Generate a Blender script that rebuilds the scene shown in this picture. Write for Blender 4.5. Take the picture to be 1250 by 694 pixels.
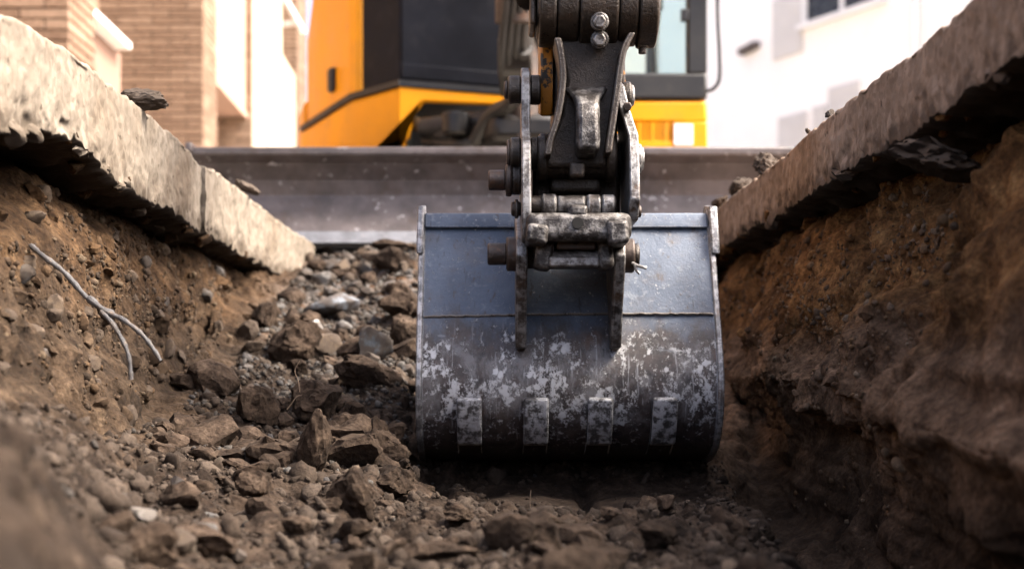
import bpy, bmesh, math, random
import numpy as np
from mathutils import Vector, Matrix
from mathutils.bvhtree import BVHTree

random.seed(7); RNG = np.random.default_rng(7)
for o in list(bpy.data.objects): bpy.data.objects.remove(o)
S = bpy.context.scene
C = S.collection
R = math.radians

# ------------------------------------------------------------------ camera
FPX, VX, VY, CAMZ = 1736.0, 601.0, 481.0, -0.53          # ground level is z = 0
cam_d = bpy.data.cameras.new('camera'); cam = bpy.data.objects.new('camera', cam_d); C.objects.link(cam)
cam.location = (0, 0, CAMZ); cam.rotation_euler = (R(90), 0, 0)
cam_d.sensor_width = 36; cam_d.lens = 50
cam_d.shift_x = 24/1250; cam_d.shift_y = 134/1250
cam_d.clip_start = 0.05; cam_d.clip_end = 3000
cam_d.dof.use_dof = True; cam_d.dof.focus_distance = 2.60; cam_d.dof.aperture_fstop = 3.3
S.camera = cam

# ------------------------------------------------------------------ light
SUN_EL, SUN_AZ = R(50), R(100)                            # azimuth clockwise from +Y
W = bpy.data.worlds.new('World'); S.world = W; W.use_nodes = True
wn = W.node_tree.nodes; wl = W.node_tree.links
sky = wn.new('ShaderNodeTexSky'); sky.sky_type = 'NISHITA'; sky.sun_disc = False
sky.sun_elevation = SUN_EL; sky.sun_rotation = SUN_AZ; sky.dust_density = 8.0; sky.air_density = .55; sky.ozone_density = .3
wn['Background'].inputs['Strength'].default_value = 0.138
wl.new(sky.outputs[0], wn['Background'].inputs['Color'])
sd = bpy.data.lights.new('sun', 'SUN'); sun = bpy.data.objects.new('sun', sd); C.objects.link(sun)
sd.energy = 1.45; sd.angle = R(22); sd.color = (1.0, 0.92, 0.80)
sdir = Vector((math.sin(SUN_AZ)*math.cos(SUN_EL), math.cos(SUN_AZ)*math.cos(SUN_EL), math.sin(SUN_EL)))
sun.rotation_euler = sdir.to_track_quat('Z', 'Y').to_euler(); sun.location = (6, 0, 9)
S.view_settings.view_transform = 'Standard'; S.view_settings.look = 'None'
S.view_settings.gamma = 1; S.view_settings.exposure = 2.5
S.cycles.use_denoising = True; S.cycles.max_bounces = 6

def PX(px, d): return (px-VX)/FPX*d
def PZ(py, d): return CAMZ+(VY-py)/FPX*d
def PP(px, py, d): return Vector((PX(px, d), d, PZ(py, d)))

# ------------------------------------------------------------------ numpy noise
def _h(ix, iy, iz, s):
    n = (ix*374761393 + iy*668265263 + iz*2147483647 + s*974711) & 0xffffffff
    n = ((n ^ (n >> 13))*1274126177) & 0xffffffff
    n = ((n ^ (n >> 16))*2246822519) & 0xffffffff
    return ((n ^ (n >> 15)) & 0xffff)/65535.0
def vnoise(p, s=0):
    f = np.floor(p); i = f.astype(np.int64); u = p-f; u = u*u*u*(u*(u*6-15)+10)
    r = 0
    for a in (0, 1):
        wa = u[..., 0] if a else 1-u[..., 0]
        for b in (0, 1):
            wb = u[..., 1] if b else 1-u[..., 1]
            for c in (0, 1):
                wc = u[..., 2] if c else 1-u[..., 2]
                r = r+wa*wb*wc*_h(i[..., 0]+a, i[..., 1]+b, i[..., 2]+c, s)
    return r*2-1
def fbm(p, o=4, s=0, g=.5):
    r = 0; a = 1; t = 0
    for k in range(o):
        r = r+a*vnoise(p, s+k*17); t += a; a *= g; p = p*2.03+11.7
    return r/t
def worley(p, s=0):
    f = np.floor(p); i = f.astype(np.int64); u = p-f; best = np.full(p.shape[:-1], 9.0)
    for a in (-1, 0, 1):
        for b in (-1, 0, 1):
            for c in (-1, 0, 1):
                X, Y, Z = i[..., 0]+a, i[..., 1]+b, i[..., 2]+c
                d = (a+_h(X, Y, Z, s)-u[..., 0])**2+(b+_h(X, Y, Z, s+1)-u[..., 1])**2+(c+_h(X, Y, Z, s+2)-u[..., 2])**2
                best = np.minimum(best, d)
    return np.sqrt(best)

# ------------------------------------------------------------------ material helper
class NT:
    def __init__(s, name):
        s.m = bpy.data.materials.new(name); s.m.use_nodes = True
        s.t = s.m.node_tree; s.n = s.t.nodes; s.b = s.n['Principled BSDF']
    def set(s, node, k, v):
        if hasattr(v, 'is_output'): s.t.links.new(v, node.inputs[k])
        else: node.inputs[k].default_value = v
    def pos(s): return s.n.new('ShaderNodeNewGeometry').outputs['Position']
    def obj(s): return s.n.new('ShaderNodeTexCoord').outputs['Object']
    def mapv(s, v, scale, loc=(0, 0, 0), rot=(0, 0, 0)):
        m = s.n.new('ShaderNodeMapping'); s.set(m, 'Vector', v); m.inputs['Scale'].default_value = scale
        m.inputs['Location'].default_value = loc; m.inputs['Rotation'].default_value = rot; return m.outputs[0]
    def noise(s, v, sc, det=4, rough=.55, dist=0):
        n = s.n.new('ShaderNodeTexNoise'); s.set(n, 'Vector', v); n.inputs['Scale'].default_value = sc
        n.inputs['Detail'].default_value = det; n.inputs['Roughness'].default_value = rough
        n.inputs['Distortion'].default_value = dist; return n.outputs['Fac']
    def voro(s, v, sc, feat='F1', out='Distance'):
        n = s.n.new('ShaderNodeTexVoronoi'); n.feature = feat; s.set(n, 'Vector', v); n.inputs['Scale'].default_value = sc
        return n.outputs[out]
    def ramp(s, f, stops, interp='LINEAR'):
        r = s.n.new('ShaderNodeValToRGB'); s.set(r, 'Fac', f); e = r.color_ramp.elements; r.color_ramp.interpolation = interp
        while len(e) < len(stops): e.new(.5)
        for k, (p, c) in enumerate(stops):
            e[k].position = p; e[k].color = (c, c, c, 1) if not hasattr(c, '__len__') else (*c, 1)
        return r.outputs[0]
    def math(s, op, a, b=0.0, clamp=False):
        m = s.n.new('ShaderNodeMath'); m.operation = op; m.use_clamp = clamp; s.set(m, 0, a); s.set(m, 1, b); return m.outputs[0]
    def range(s, v, a, b, c=0., d=1.):
        m = s.n.new('ShaderNodeMapRange'); m.interpolation_type = 'SMOOTHSTEP'; s.set(m, 0, v)
        for k, x in zip((1, 2, 3, 4), (a, b, c, d)): m.inputs[k].default_value = x
        return m.outputs[0]
    def mix(s, f, a, b, mode='MIX'):
        m = s.n.new('ShaderNodeMix'); m.data_type = 'RGBA'; m.blend_type = mode; s.set(m, 0, f)
        for k, v in ((6, a), (7, b)):
            if hasattr(v, 'is_output'): s.t.links.new(v, m.inputs[k])
            else: m.inputs[k].default_value = (*v, 1) if len(v) == 3 else v
        return m.outputs[2]
    def sepz(s, v, k=2):
        n = s.n.new('ShaderNodeSeparateXYZ'); s.set(n, 0, v); return n.outputs[k]
    def edge(s, r=.006):
        bv = s.n.new('ShaderNodeBevel'); bv.samples = 4; bv.inputs['Radius'].default_value = r
        g = s.n.new('ShaderNodeNewGeometry'); d = s.n.new('ShaderNodeVectorMath'); d.operation = 'DOT_PRODUCT'
        s.set(d, 0, bv.outputs[0]); s.set(d, 1, g.outputs['Normal'])
        return s.math('SUBTRACT', 1.0, d.outputs['Value'])
    def bump(s, h, dist=.004, st=1.0, prev=None):
        b = s.n.new('ShaderNodeBump'); s.set(b, 'Height', h); b.inputs['Distance'].default_value = dist
        b.inputs['Strength'].default_value = st
        if prev is not None: s.set(b, 'Normal', prev)
        return b.outputs[0]
    def out(s, col=None, rough=None, metal=None, normal=None, spec=None):
        for k, v in (('Base Color', col), ('Roughness', rough), ('Metallic', metal), ('Normal', normal), ('Specular IOR Level', spec)):
            if v is None: continue
            if k == 'Base Color' and not hasattr(v, 'is_output'): v = (*v, 1)
            s.set(s.b, k, v)
        return s.m
M = {}

def soil_mat(name, strata, lift=1.0, objc=False, bd=.010):
    t = NT(name); p = t.obj() if objc else t.pos()
    n1 = t.noise(p, 4, 5); n2 = t.noise(p, 30, 6, .65); n3 = t.noise(p, 160, 5, .7); v = t.voro(p, 90)
    k = lambda c: tuple(min(.9, x*lift) for x in c)
    base = t.ramp(n2, [(.3, k((.015, .0098, .0066))), (.5, k((.043, .0295, .0208))), (.68, k((.086, .062, .045)))])
    fine = t.ramp(n3, [(.35, (.55, .55, .55)), (.65, (1.25, 1.25, 1.25))])
    col = t.mix(1.0, base, fine, 'MULTIPLY')
    if strata:
        z = t.sepz(p); zz = t.math('ADD', z, t.math('MULTIPLY', t.math('SUBTRACT', n1, .5), .35))
        f = t.range(zz, -.42, -.26)
        sand = t.ramp(n2, [(.3, (.028, .0132, .0048)), (.5, (.098, .048, .0175)), (.7, (.20, .11, .044))])
        sand = t.mix(1.0, sand, fine, 'MULTIPLY')
        col = t.mix(f, col, sand)
        x = t.sepz(p, 0)
        fl = t.math('MULTIPLY', t.range(x, -.50, -.66), .6)
        tan = t.ramp(n2, [(.3, (.024, .0145, .0078)), (.5, (.068, .044, .0255)), (.7, (.130, .090, .056))])
        col = t.mix(fl, col, t.mix(1.0, tan, fine, 'MULTIPLY'))
        # grey crushed stone mixed into the far rubble slope
        y = t.sepz(p, 1)
        fg = t.math('MULTIPLY', t.range(y, 3.2, 4.4), t.range(n2, .40, .60))
        col = t.mix(t.math('MULTIPLY', fg, t.range(x, -.75, -.5)), col, (.125, .12, .118))
        clay = t.ramp(n2, [(.3, (.075, .046, .028)), (.5, (.185, .118, .074)), (.7, (.33, .22, .145))])
        fr2 = t.math('MULTIPLY', t.range(x, .44, .52), t.range(zz, -.34, -.46))
        col = t.mix(fr2, col, t.mix(1.0, clay, fine, 'MULTIPLY'))
        sandr = t.ramp(n2, [(.3, (.080, .039, .0150)), (.5, (.22, .112, .043)), (.7, (.42, .24, .10))])
        col = t.mix(t.math('MULTIPLY', t.range(x, .44, .52), t.range(zz, -.46, -.34)), col, t.mix(1.0, sandr, fine, 'MULTIPLY'))
        low_shade = t.math('MULTIPLY', t.range(t.math('ADD', z, t.math('MULTIPLY', t.math('SUBTRACT', n1, .5), .2)), -.60, -.74), t.range(x, .42, .50))
        col = t.mix(t.math('MULTIPLY', low_shade, .6), col, (.016, .0105, .007))  # shade low on the right wall, painted in as darker soil
    patch = t.ramp(t.noise(p, 7, 4, .6), [(.32, (.30, .285, .27)), (.5, (.60, .59, .58)), (.68, (.92, .91, .90))])
    col = t.mix(1.0, col, patch, 'MULTIPLY')
    h = t.math('ADD', t.math('MULTIPLY', n2, .6), t.math('ADD', t.math('MULTIPLY', n3, .35), t.math('MULTIPLY', v, .35)))
    return t.out(col, .95, normal=t.bump(h, bd, 1.0) if bd else None, spec=.15)
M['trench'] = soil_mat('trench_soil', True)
M['clod'] = soil_mat('earth_clod', False, 1.4, bd=.007)
M['wallstone'] = soil_mat('wall_stone', True, 1.0, bd=0)

def stone_mat(name, c1, c2, sc=18):
    t = NT(name); p = t.obj(); n = t.noise(p, sc, 6, .6); f = t.noise(p, sc*7, 4, .7)
    oi = t.n.new('ShaderNodeObjectInfo').outputs['Random']
    col = t.mix(t.range(t.math('ADD', n, t.math('MULTIPLY', t.math('SUBTRACT', oi, .5), .25)), .35, .65), c1, c2)
    dirt = t.range(t.noise(t.pos(), 28, 5, .65), .36, .54)
    col = t.mix(t.math('MULTIPLY', dirt, .85), col, (.045, .032, .023))
    return t.out(col, .85, normal=t.bump(t.math('ADD', n, t.math('MULTIPLY', f, .4)), .002, .6), spec=.3)
M['stone_grey'] = stone_mat('grey_stone', (.060, .058, .056), (.125, .12, .115))
M['stone_blue'] = stone_mat('blue_grey_stone', (.055, .066, .08), (.14, .155, .175))
M['stone_white'] = stone_mat('white_stone', (.36, .35, .33), (.55, .53, .50))
M['stone_tan'] = stone_mat('tan_stone', (.055, .039, .026), (.115, .083, .056))
M['asphalt_chunk'] = stone_mat('dark_asphalt_lump', (.022, .016, .012), (.10, .076, .058), 5)

def concrete(name, a, b, stain, stain_amt):
    t = NT(name); p = t.pos(); n1 = t.noise(p, 3.5, 5); n2 = t.noise(p, 22, 6, .6); n3 = t.noise(p, 150, 4, .7)
    st = t.noise(p, 17, 6, .72)
    col = t.mix(t.range(n2, .32, .68), a, b)
    col = t.mix(t.math('MULTIPLY', t.range(n1, .45, .7), stain_amt), col, stain)
    col = t.mix(t.math('MULTIPLY', t.range(st, .62, .76), .45), col, tuple(x*.45 for x in stain))
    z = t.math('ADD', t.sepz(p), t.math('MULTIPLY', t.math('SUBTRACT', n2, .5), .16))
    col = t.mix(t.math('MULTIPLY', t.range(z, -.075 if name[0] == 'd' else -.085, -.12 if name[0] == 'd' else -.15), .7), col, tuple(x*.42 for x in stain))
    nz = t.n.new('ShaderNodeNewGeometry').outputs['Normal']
    under_shade = t.math('MULTIPLY', t.range(t.sepz(nz), -.25, -.60), t.range(t.sepz(p), -.05, -.08))
    col = t.mix(under_shade, col, (.022, .0155, .011))  # shade beneath the slab, painted onto its downward faces
    ag = t.n.new('ShaderNodeRGBToBW'); t.set(ag, 0, t.voro(p, 75, out='Color'))
    col = t.mix(1.0, col, t.ramp(ag.outputs[0], [(.15, (.80, .78, .76)), (.5, (1, 1, 1)), (.85, (1.14, 1.13, 1.12))]), 'MULTIPLY')
    pit = t.range(t.voro(p, 26), .12, .22); pit2 = t.range(t.noise(p, 48, 3), .25, .34)
    col = t.mix(t.math('MULTIPLY', t.math('SUBTRACT', 1.0, pit2), .8), col, tuple(x*.35 for x in stain))
    h = t.math('ADD', t.math('MULTIPLY', n2, .8), t.math('ADD', t.math('MULTIPLY', n3, .25), t.math('ADD', t.math('MULTIPLY', pit, .25), t.math('MULTIPLY', pit2, .3))))
    return t.out(col, .9, normal=t.bump(h, .006, .5), spec=.25)
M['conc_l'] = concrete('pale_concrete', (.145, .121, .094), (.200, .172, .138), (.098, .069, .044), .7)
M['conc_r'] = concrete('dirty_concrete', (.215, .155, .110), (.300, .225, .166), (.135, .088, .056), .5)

def simple(name, col, rough=.6, metal=0, var=.25, sc=8, bump=.0, spec=.5, dirt=None, dirt_amt=.4):
    t = NT(name); p = t.pos(); n = t.noise(p, sc, 5, .6); f = t.noise(p, sc*12, 4, .6)
    v = t.mix(t.range(n, .3, .7), tuple(x*(1-var) for x in col), tuple(min(1, x*(1+var)) for x in col))
    if dirt: v = t.mix(t.math('MULTIPLY', t.range(t.noise(p, sc*1.7, 6, .7), .5, .72), dirt_amt), v, dirt)
    nn = t.bump(f, bump, .6) if bump else None
    return t.out(v, t.range(n, .2, .8, max(.05, rough-.1), min(1, rough+.1)), metal, nn, spec)
M['street'] = simple('street_concrete', (.40, .36, .31), .9, var=.2, sc=3, bump=.004, dirt=(.2, .15, .1))
M['yellow'] = simple('yellow_paint', (.76, .300, .003), .38, var=.06, sc=3, dirt=(.40, .20, .05), dirt_amt=.3, spec=.25)
M['orange_worn'] = None
M['black'] = simple('black_plastic', (.007, .007, .0075), .5, var=.3, sc=6, dirt=(.05, .043, .036), dirt_amt=.35)
M['hood_black'] = simple('dark_hood_panel', (.0065, .0075, .0115), .6, var=.35, sc=5, dirt=(.028, .028, .032), dirt_amt=.35, spec=.12)
M['rubber'] = simple('rubber', (.018, .018, .018), .75, var=.3, sc=12, bump=.002)
M['hose'] = simple('hydraulic_hose', (.012, .011, .010), .5, var=.3, sc=20, dirt=(.03, .024, .018))
M['chrome'] = simple('chrome_rod', (.7, .7, .7), .15, 1.0, .05)
M['grime'] = simple('oily_grime', (.012, .010, .009), .42, .2, .4, 10, dirt=(.035, .026, .018))
M['cable'] = simple('grey_cable', (.058, .056, .058), .6, var=.35, sc=40, bump=.003, dirt=(.16, .11, .07), dirt_amt=.6)
M['root'] = simple('dry_root', (.10, .07, .048), .9, sc=60)
M['white_paint'] = simple('white_paint', (.80, .79, .77), .6, var=.04, sc=2)
M['white_wall'] = simple('white_render', (.93, .91, .87), .85, var=.03, sc=1.2)
M['shutter'] = simple('pale_shutter', (.62, .61, .59), .7, var=.05, sc=2)
M['pink'] = simple('pink_render', (.38, .245, .185), .9, var=.08, sc=2.5, bump=.003)
M['shaded_pink_render'] = simple('shaded_pink_render', (.22, .135, .10), .9, var=.08, sc=2.5, bump=.003)  # darker pink render: the first bay's shade put into the colour
M['cream'] = simple('cream_wall_sunlit_brick', (.42, .345, .26), .9, var=.06, sc=2)  # pale low wall, and brick with the sun's glare painted in
M['sticker'] = simple('white_sticker', (.75, .75, .74), .5, var=.05)
M['hole'] = simple('dark_hole', (.006, .005, .004), .9)
M['vent_dark'] = simple('dark_vent', (.09, .07, .06), .7)
M['mortar'] = simple('mortar', (.055, .04, .03), .95, var=.2, sc=20)
M['roof'] = simple('roof_felt', (.12, .11, .10), .9)
t = NT('window_glass')
g = t.n.new('ShaderNodeBsdfGlossy'); g.inputs['Roughness'].default_value = .03
tr = t.n.new('ShaderNodeBsdfTransparent'); tr.inputs[0].default_value = (.93, .97, .94, 1)
fr = t.n.new('ShaderNodeFresnel'); mx = t.n.new('ShaderNodeMixShader')
t.t.links.new(t.math('MULTIPLY', fr.outputs[0], .4), mx.inputs[0]); t.t.links.new(tr.outputs[0], mx.inputs[1]); t.t.links.new(g.outputs[0], mx.inputs[2])
t.t.links.new(mx.outputs[0], t.n['Material Output'].inputs[0]); M['glass'] = t.m
M['pane_dark'] = simple('dark_window_pane', (.035, .035, .036), .3, spec=.25, var=.2)

# brick, per-piece variation
t = NT('brick_piece'); oi = t.n.new('ShaderNodeObjectInfo').outputs['Random']; p = t.pos()
c = t.ramp(oi, [(0, (.13, .082, .055)), (.35, (.19, .125, .085)), (.7, (.235, .16, .112)), (1, (.33, .235, .17))])
c = t.mix(.5, c, t.ramp(t.noise(p, 30, 4), [(.3, (.12, .075, .05)), (.7, (.27, .19, .135))]))
M['brick'] = t.out(c, .9, normal=t.bump(t.noise(p, 90, 4), .004, .6), spec=.2)
t = NT('brick_wall'); p = t.pos()
bt = t.n.new('ShaderNodeTexBrick'); sx = t.n.new('ShaderNodeSeparateXYZ'); t.set(sx, 0, p)
cb = t.n.new('ShaderNodeCombineXYZ'); t.set(cb, 0, t.math('ADD', sx.outputs[0], sx.outputs[1])); t.set(cb, 1, sx.outputs[2])
t.set(bt, 'Vector', cb.outputs[0]); bt.inputs['Scale'].default_value = 1
bt.inputs['Brick Width'].default_value = .30; bt.inputs['Row Height'].default_value = .064; bt.inputs['Mortar Size'].default_value = .007
bt.inputs['Color1'].default_value = (.16, .105, .07, 1); bt.inputs['Color2'].default_value = (.27, .185, .13, 1); bt.inputs['Mortar'].default_value = (.07, .05, .035, 1)
M['brickwall'] = t.out(bt.outputs[0], .9, normal=t.bump(bt.outputs['Fac'], -.006, .6), spec=.2)

# bucket: blue-grey paint, worn to brown steel below the weld, white scuffs
t = NT('bucket_paint'); p = t.pos()
n1 = t.noise(p, 9, 6, .65); n2 = t.noise(p, 40, 6, .7); n3 = t.noise(p, 170, 4, .7)
z = t.sepz(p)
blue = t.mix(t.range(n1, .3, .7), (.050, .070, .108), (.090, .117, .162))
blue = t.mix(t.math('MULTIPLY', t.range(n2, .56, .66), .55), blue, (.19, .215, .25))
blue = t.mix(t.math('MULTIPLY', t.range(t.noise(t.mapv(p, (1, 1, .3)), 55, 4, .7), .60, .68), .7), blue, (.05, .034, .026))
brown = t.mix(t.range(n2, .35, .65), (.016, .0125, .0125), (.055, .042, .040))
brown = t.mix(t.math('MULTIPLY', t.range(t.noise(p, 13, 3), .62, .72), .5), brown, (.085, .042, .022))
zz = t.math('ADD', z, t.math('MULTIPLY', t.math('SUBTRACT', t.noise(t.mapv(p, (1, 1, .6)), 16, 6, .7), .5), .22))
low = t.range(zz, -.355, -.435)
col = t.mix(low, blue, brown)
scf = t.noise(t.mapv(p, (1, 1, .75), rot=(0, .5, 0)), 66, 12, .80, .1)
zone = t.math('MULTIPLY', t.range(z, -.37, -.44), t.range(z, -.69, -.52))
patch = t.range(t.noise(p, 11, 5, .6), .40, .64)
th = t.math('ADD', scf, t.math('MULTIPLY', t.math('MULTIPLY', zone, t.math('ADD', t.math('MULTIPLY', patch, .7), .3)), .148))
wh = t.range(th, .588, .65)
sm = t.noise(t.mapv(p, (1, 1, .55), rot=(0, -.35, 0)), 17, 10, .75, .25)
smz = t.math('MULTIPLY', t.range(t.math('ADD', sm, t.math('MULTIPLY', zone, .12)), .58, .74), t.math('ADD', t.math('MULTIPLY', zone, .38), .06))
col = t.mix(smz, col, (.26, .26, .27))
col = t.mix(t.math('MULTIPLY', wh, .92), col, (.46, .465, .48))
ln = t.noise(t.mapv(p, (3, 1, .35), rot=(0, .25, 0)), 45, 3, .5)
col = t.mix(t.math('MULTIPLY', t.range(ln, .66, .70), .6), col, (.03, .03, .035))
ln2 = t.noise(t.mapv(p, (1, 1, 4), rot=(0, .6, 0)), 30, 3, .5)
col = t.mix(t.math('MULTIPLY', t.range(ln2, .68, .72), .5), col, (.21, .225, .25))
vs = t.noise(t.mapv(p, (7, 1, .5), rot=(0, .08, 0)), 22, 4, .6)
col = t.mix(t.math('MULTIPLY', t.math('MULTIPLY', t.range(vs, .62, .68), zone), .6), col, (.34, .345, .36))
dust = t.math('MULTIPLY', t.range(t.noise(p, 16, 6, .7), .48, .68), .34)
col = t.mix(dust, col, (.080, .064, .052))
e = t.range(t.edge(.006), .02, .10)
col = t.mix(t.math('MULTIPLY', e, t.range(n2, .4, .55)), col, (.34, .35, .37))
h = t.math('ADD', t.math('MULTIPLY', n2, .5), t.math('ADD', t.math('MULTIPLY', n3, .3), t.math('MULTIPLY', wh, .25)))
M['bucket'] = t.out(col, t.ramp(n2, [(.3, .46), (.7, .68)]), .1, t.bump(h, .003, .9))

def steel(name, dark, lite, edgec, edge_amt=.8, rough=.42, metal=.5, litef=(.55, .68), rust=None, bump=.003, sc=1.0):
    t = NT(name); p = t.pos(); n1 = t.noise(p, 14*sc, 6, .65); n2 = t.noise(p, 55*sc, 6, .72); n3 = t.noise(p, 220*sc, 3, .7)
    col = t.mix(t.range(n1, .3, .7), tuple(x*.6 for x in dark), tuple(x*1.4 for x in dark))
    if rust: col = t.mix(t.math('MULTIPLY', t.range(t.noise(p, 20*sc, 5, .7), .5, .66), .7), col, rust)
    lf = t.range(n2, *litef); col = t.mix(lf, col, lite)
    e = t.range(t.edge(.005), .015, .09)
    e = t.math('MULTIPLY', t.math('MULTIPLY', e, t.range(n2, .32, .5)), edge_amt)
    col = t.mix(e, col, edgec)
    h = t.math('ADD', t.math('MULTIPLY', n1, .6), t.math('ADD', t.math('MULTIPLY', n2, .5), t.math('MULTIPLY', n3, .2)))
    return t.out(col, t.ramp(n2, [(.3, rough-.12), (.7, rough+.16)]), metal, t.bump(h, bump, .8))
M['grease'] = steel('greasy_dark_steel', (.025, .0180, .0128), (.10, .08, .062), (.25, .23, .21), .8, .34, .35, (.58, .78), rust=(.036, .021, .012), bump=.006)
M['worn'] = steel('worn_plate_steel', (.055, .047, .042), (.26, .255, .25), (.44, .43, .42), 1.0, .42, .45, (.42, .64), rust=(.10, .06, .035))
M['cast'] = steel('worn_cast_steel', (.034, .029, .026), (.19, .18, .17), (.34, .33, .31), .9, .40, .5, (.44, .66), bump=.005)
M['rusty'] = steel('rusty_pin_steel', (.046, .033, .027), (.11, .088, .074), (.20, .165, .145), .6, .48, .45, (.55, .7), rust=(.085, .042, .023))
M['orange_worn'] = steel('worn_orange_paint', (.028, .02, .014), (.50, .19, .015), (.30, .16, .06), .4, .42, .1, (.47, .52), sc=.6)
M['blade'] = steel('scratched_blade_steel', (.080, .068, .068), (.34, .33, .34), (.34, .33, .34), .6, .45, .15, (.61, .66), rust=(.060, .043, .036), sc=.45)
M['cutting'] = steel('polished_edge_steel', (.12, .125, .14), (.19, .19, .205), (.24, .24, .25), .6, .55, .1, sc=.5)
M['rimsteel'] = steel('worn_rim_steel', (.12, .12, .125), (.32, .32, .33), (.42, .42, .42), .9, .4, .5, (.46, .6), rust=(.12, .08, .055))
M['strap'] = steel('scuffed_wear_strap', (.040, .038, .039), (.30, .305, .32), (.46, .465, .48), 1.0, .5, .2, (.42, .58), bump=.005)

# ------------------------------------------------------------------ object helpers
LOC = {}
def tag(o, label=None, cat=None, group=None, kind=None):
    if label: o['label'] = label
    if cat: o['category'] = cat
    if group: o['group'] = group
    if kind: o['kind'] = kind
    return o
def root(name, loc, label, cat, group=None):
    o = bpy.data.objects.new(name, None); C.objects.link(o); o.location = loc; o.empty_display_size = .2
    LOC[o.name] = Vector(loc); return tag(o, label, cat, group)
def link(o, parent):
    C.objects.link(o)
    if parent is not None:
        o.parent = parent
        if parent.name in LOC: o.matrix_parent_inverse = Matrix.Translation(-LOC[parent.name])
    return o
def mk(name, src, mat, parent=None, bevel=0, smooth=35, seg=2):
    me = bpy.data.meshes.new(name)
    if isinstance(src, bmesh.types.BMesh):
        bmesh.ops.recalc_face_normals(src, faces=src.faces); src.to_mesh(me); src.free()
    else: me.from_pydata([tuple(v) for v in src[0]], [], src[1])
    if smooth is not None:
        me.shade_smooth(); me.set_sharp_from_angle(angle=R(smooth))
    me.materials.append(M[mat] if isinstance(mat, str) else mat)
    o = bpy.data.objects.new(name, me); link(o, parent)
    if bevel:
        b = o.modifiers.new('bevel', 'BEVEL'); b.width = bevel; b.segments = seg; b.limit_method = 'ANGLE'; b.angle_limit = R(40)
        b.harden_normals = False
    return o
def npmesh(name, V, F, mat, parent=None, smooth=True, col=None):
    me = bpy.data.meshes.new(name); V = np.asarray(V, np.float32); F = np.asarray(F, np.int32); k = F.shape[1]
    me.vertices.add(len(V)); me.vertices.foreach_set('co', V.ravel())
    me.loops.add(F.size); me.loops.foreach_set('vertex_index', F.ravel())
    me.polygons.add(len(F)); me.polygons.foreach_set('loop_start', np.arange(len(F), dtype=np.int32)*k)
    me.update(calc_edges=True); me.validate()
    if smooth: me.shade_smooth()
    if col is not None:
        a = me.color_attributes.new('Col', 'FLOAT_COLOR', 'POINT'); a.data.foreach_set('color', np.asarray(col, np.float32).ravel())
    me.materials.append(M[mat] if isinstance(mat, str) else mat)
    o = bpy.data.objects.new(name, me); return link(o, parent)
def bm_new(): return bmesh.new()
def box(bm, x0, x1, y0, y1, z0, z1, mtx=None):
    vs = [bm.verts.new(v) for v in ((x0, y0, z0), (x1, y0, z0), (x1, y1, z0), (x0, y1, z0), (x0, y0, z1), (x1, y0, z1), (x1, y1, z1), (x0, y1, z1))]
    for f in ((0, 3, 2, 1), (4, 5, 6, 7), (0, 1, 5, 4), (1, 2, 6, 5), (2, 3, 7, 6), (3, 0, 4, 7)): bm.faces.new([vs[i] for i in f])
    if mtx is not None:
        for v in vs: v.co = mtx @ v.co
    return bm
def obox(c, size, rot=(0, 0, 0)):
    from mathutils import Euler
    m = Matrix.Translation(c) @ Euler(rot).to_matrix().to_4x4()
    sx, sy, sz = (s/2 for s in size)
    return box(bm_new(), -sx, sx, -sy, sy, -sz, sz, m)
def cyl(bm, p0, p1, r0, r1=None, seg=28, rings=None):
    p0, p1 = Vector(p0), Vector(p1); r1 = r0 if r1 is None else r1
    q = (p1-p0).to_track_quat('Z', 'Y'); L = (p1-p0).length
    prof = rings or [(0, r0), (1, r1)]
    loops = []
    for f, r in prof:
        loops.append([bm.verts.new(p0+q @ Vector((r*math.cos(2*math.pi*k/seg), r*math.sin(2*math.pi*k/seg), L*f))) for k in range(seg)])
    for a, b in zip(loops, loops[1:]):
        for k in range(seg): bm.faces.new((a[k], a[(k+1) % seg], b[(k+1) % seg], b[k]))
    bm.faces.new(loops[0][::-1]); bm.faces.new(loops[-1]); return bm
def xcyl(x0, x1, y, z, r, seg=28, bm=None): return cyl(bm or bm_new(), (x0, y, z), (x1, y, z), r, seg=seg)
def prism_x(poly, x0, x1, bm=None):           # poly of (y, z), extruded along x
    bm = bm or bm_new()
    a = [bm.verts.new((x0, y, z)) for y, z in poly]; b = [bm.verts.new((x1, y, z)) for y, z in poly]
    n = len(poly); bm.faces.new(a); bm.faces.new(b[::-1])
    for k in range(n): bm.faces.new((a[k], b[k], b[(k+1) % n], a[(k+1) % n]))
    return bm
def prism_y(poly, y0, y1, bm=None):           # poly of (x, z), extruded along y
    bm = bm or bm_new()
    a = [bm.verts.new((x, y0, z)) for x, z in poly]; b = [bm.verts.new((x, y1, z)) for x, z in poly]
    n = len(poly); bm.faces.new(a); bm.faces.new(b[::-1])
    for k in range(n): bm.faces.new((a[k], b[k], b[(k+1) % n], a[(k+1) % n]))
    return bm
def prism_z(poly, z0, z1, bm=None):
    bm = bm or bm_new()
    a = [bm.verts.new((x, y, z0)) for x, y in poly]; b = [bm.verts.new((x, y, z1)) for x, y in poly]
    n = len(poly); bm.faces.new(a); bm.faces.new(b[::-1])
    for k in range(n): bm.faces.new((a[k], b[k], b[(k+1) % n], a[(k+1) % n]))
    return bm
def catmull(pts, n=8):
    P = [Vector(p) for p in pts]; P = [2*P[0]-P[1]]+P+[2*P[-1]-P[-2]]; out = []
    for i in range(1, len(P)-2):
        for k in range(n):
            t = k/n; a, b, c, d = P[i-1:i+3]
            out.append(.5*((2*b)+(c-a)*t+(2*a-5*b+4*c-d)*t*t+(3*b-a-3*c+d)*t**3))
    return out+[P[-2]]
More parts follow.
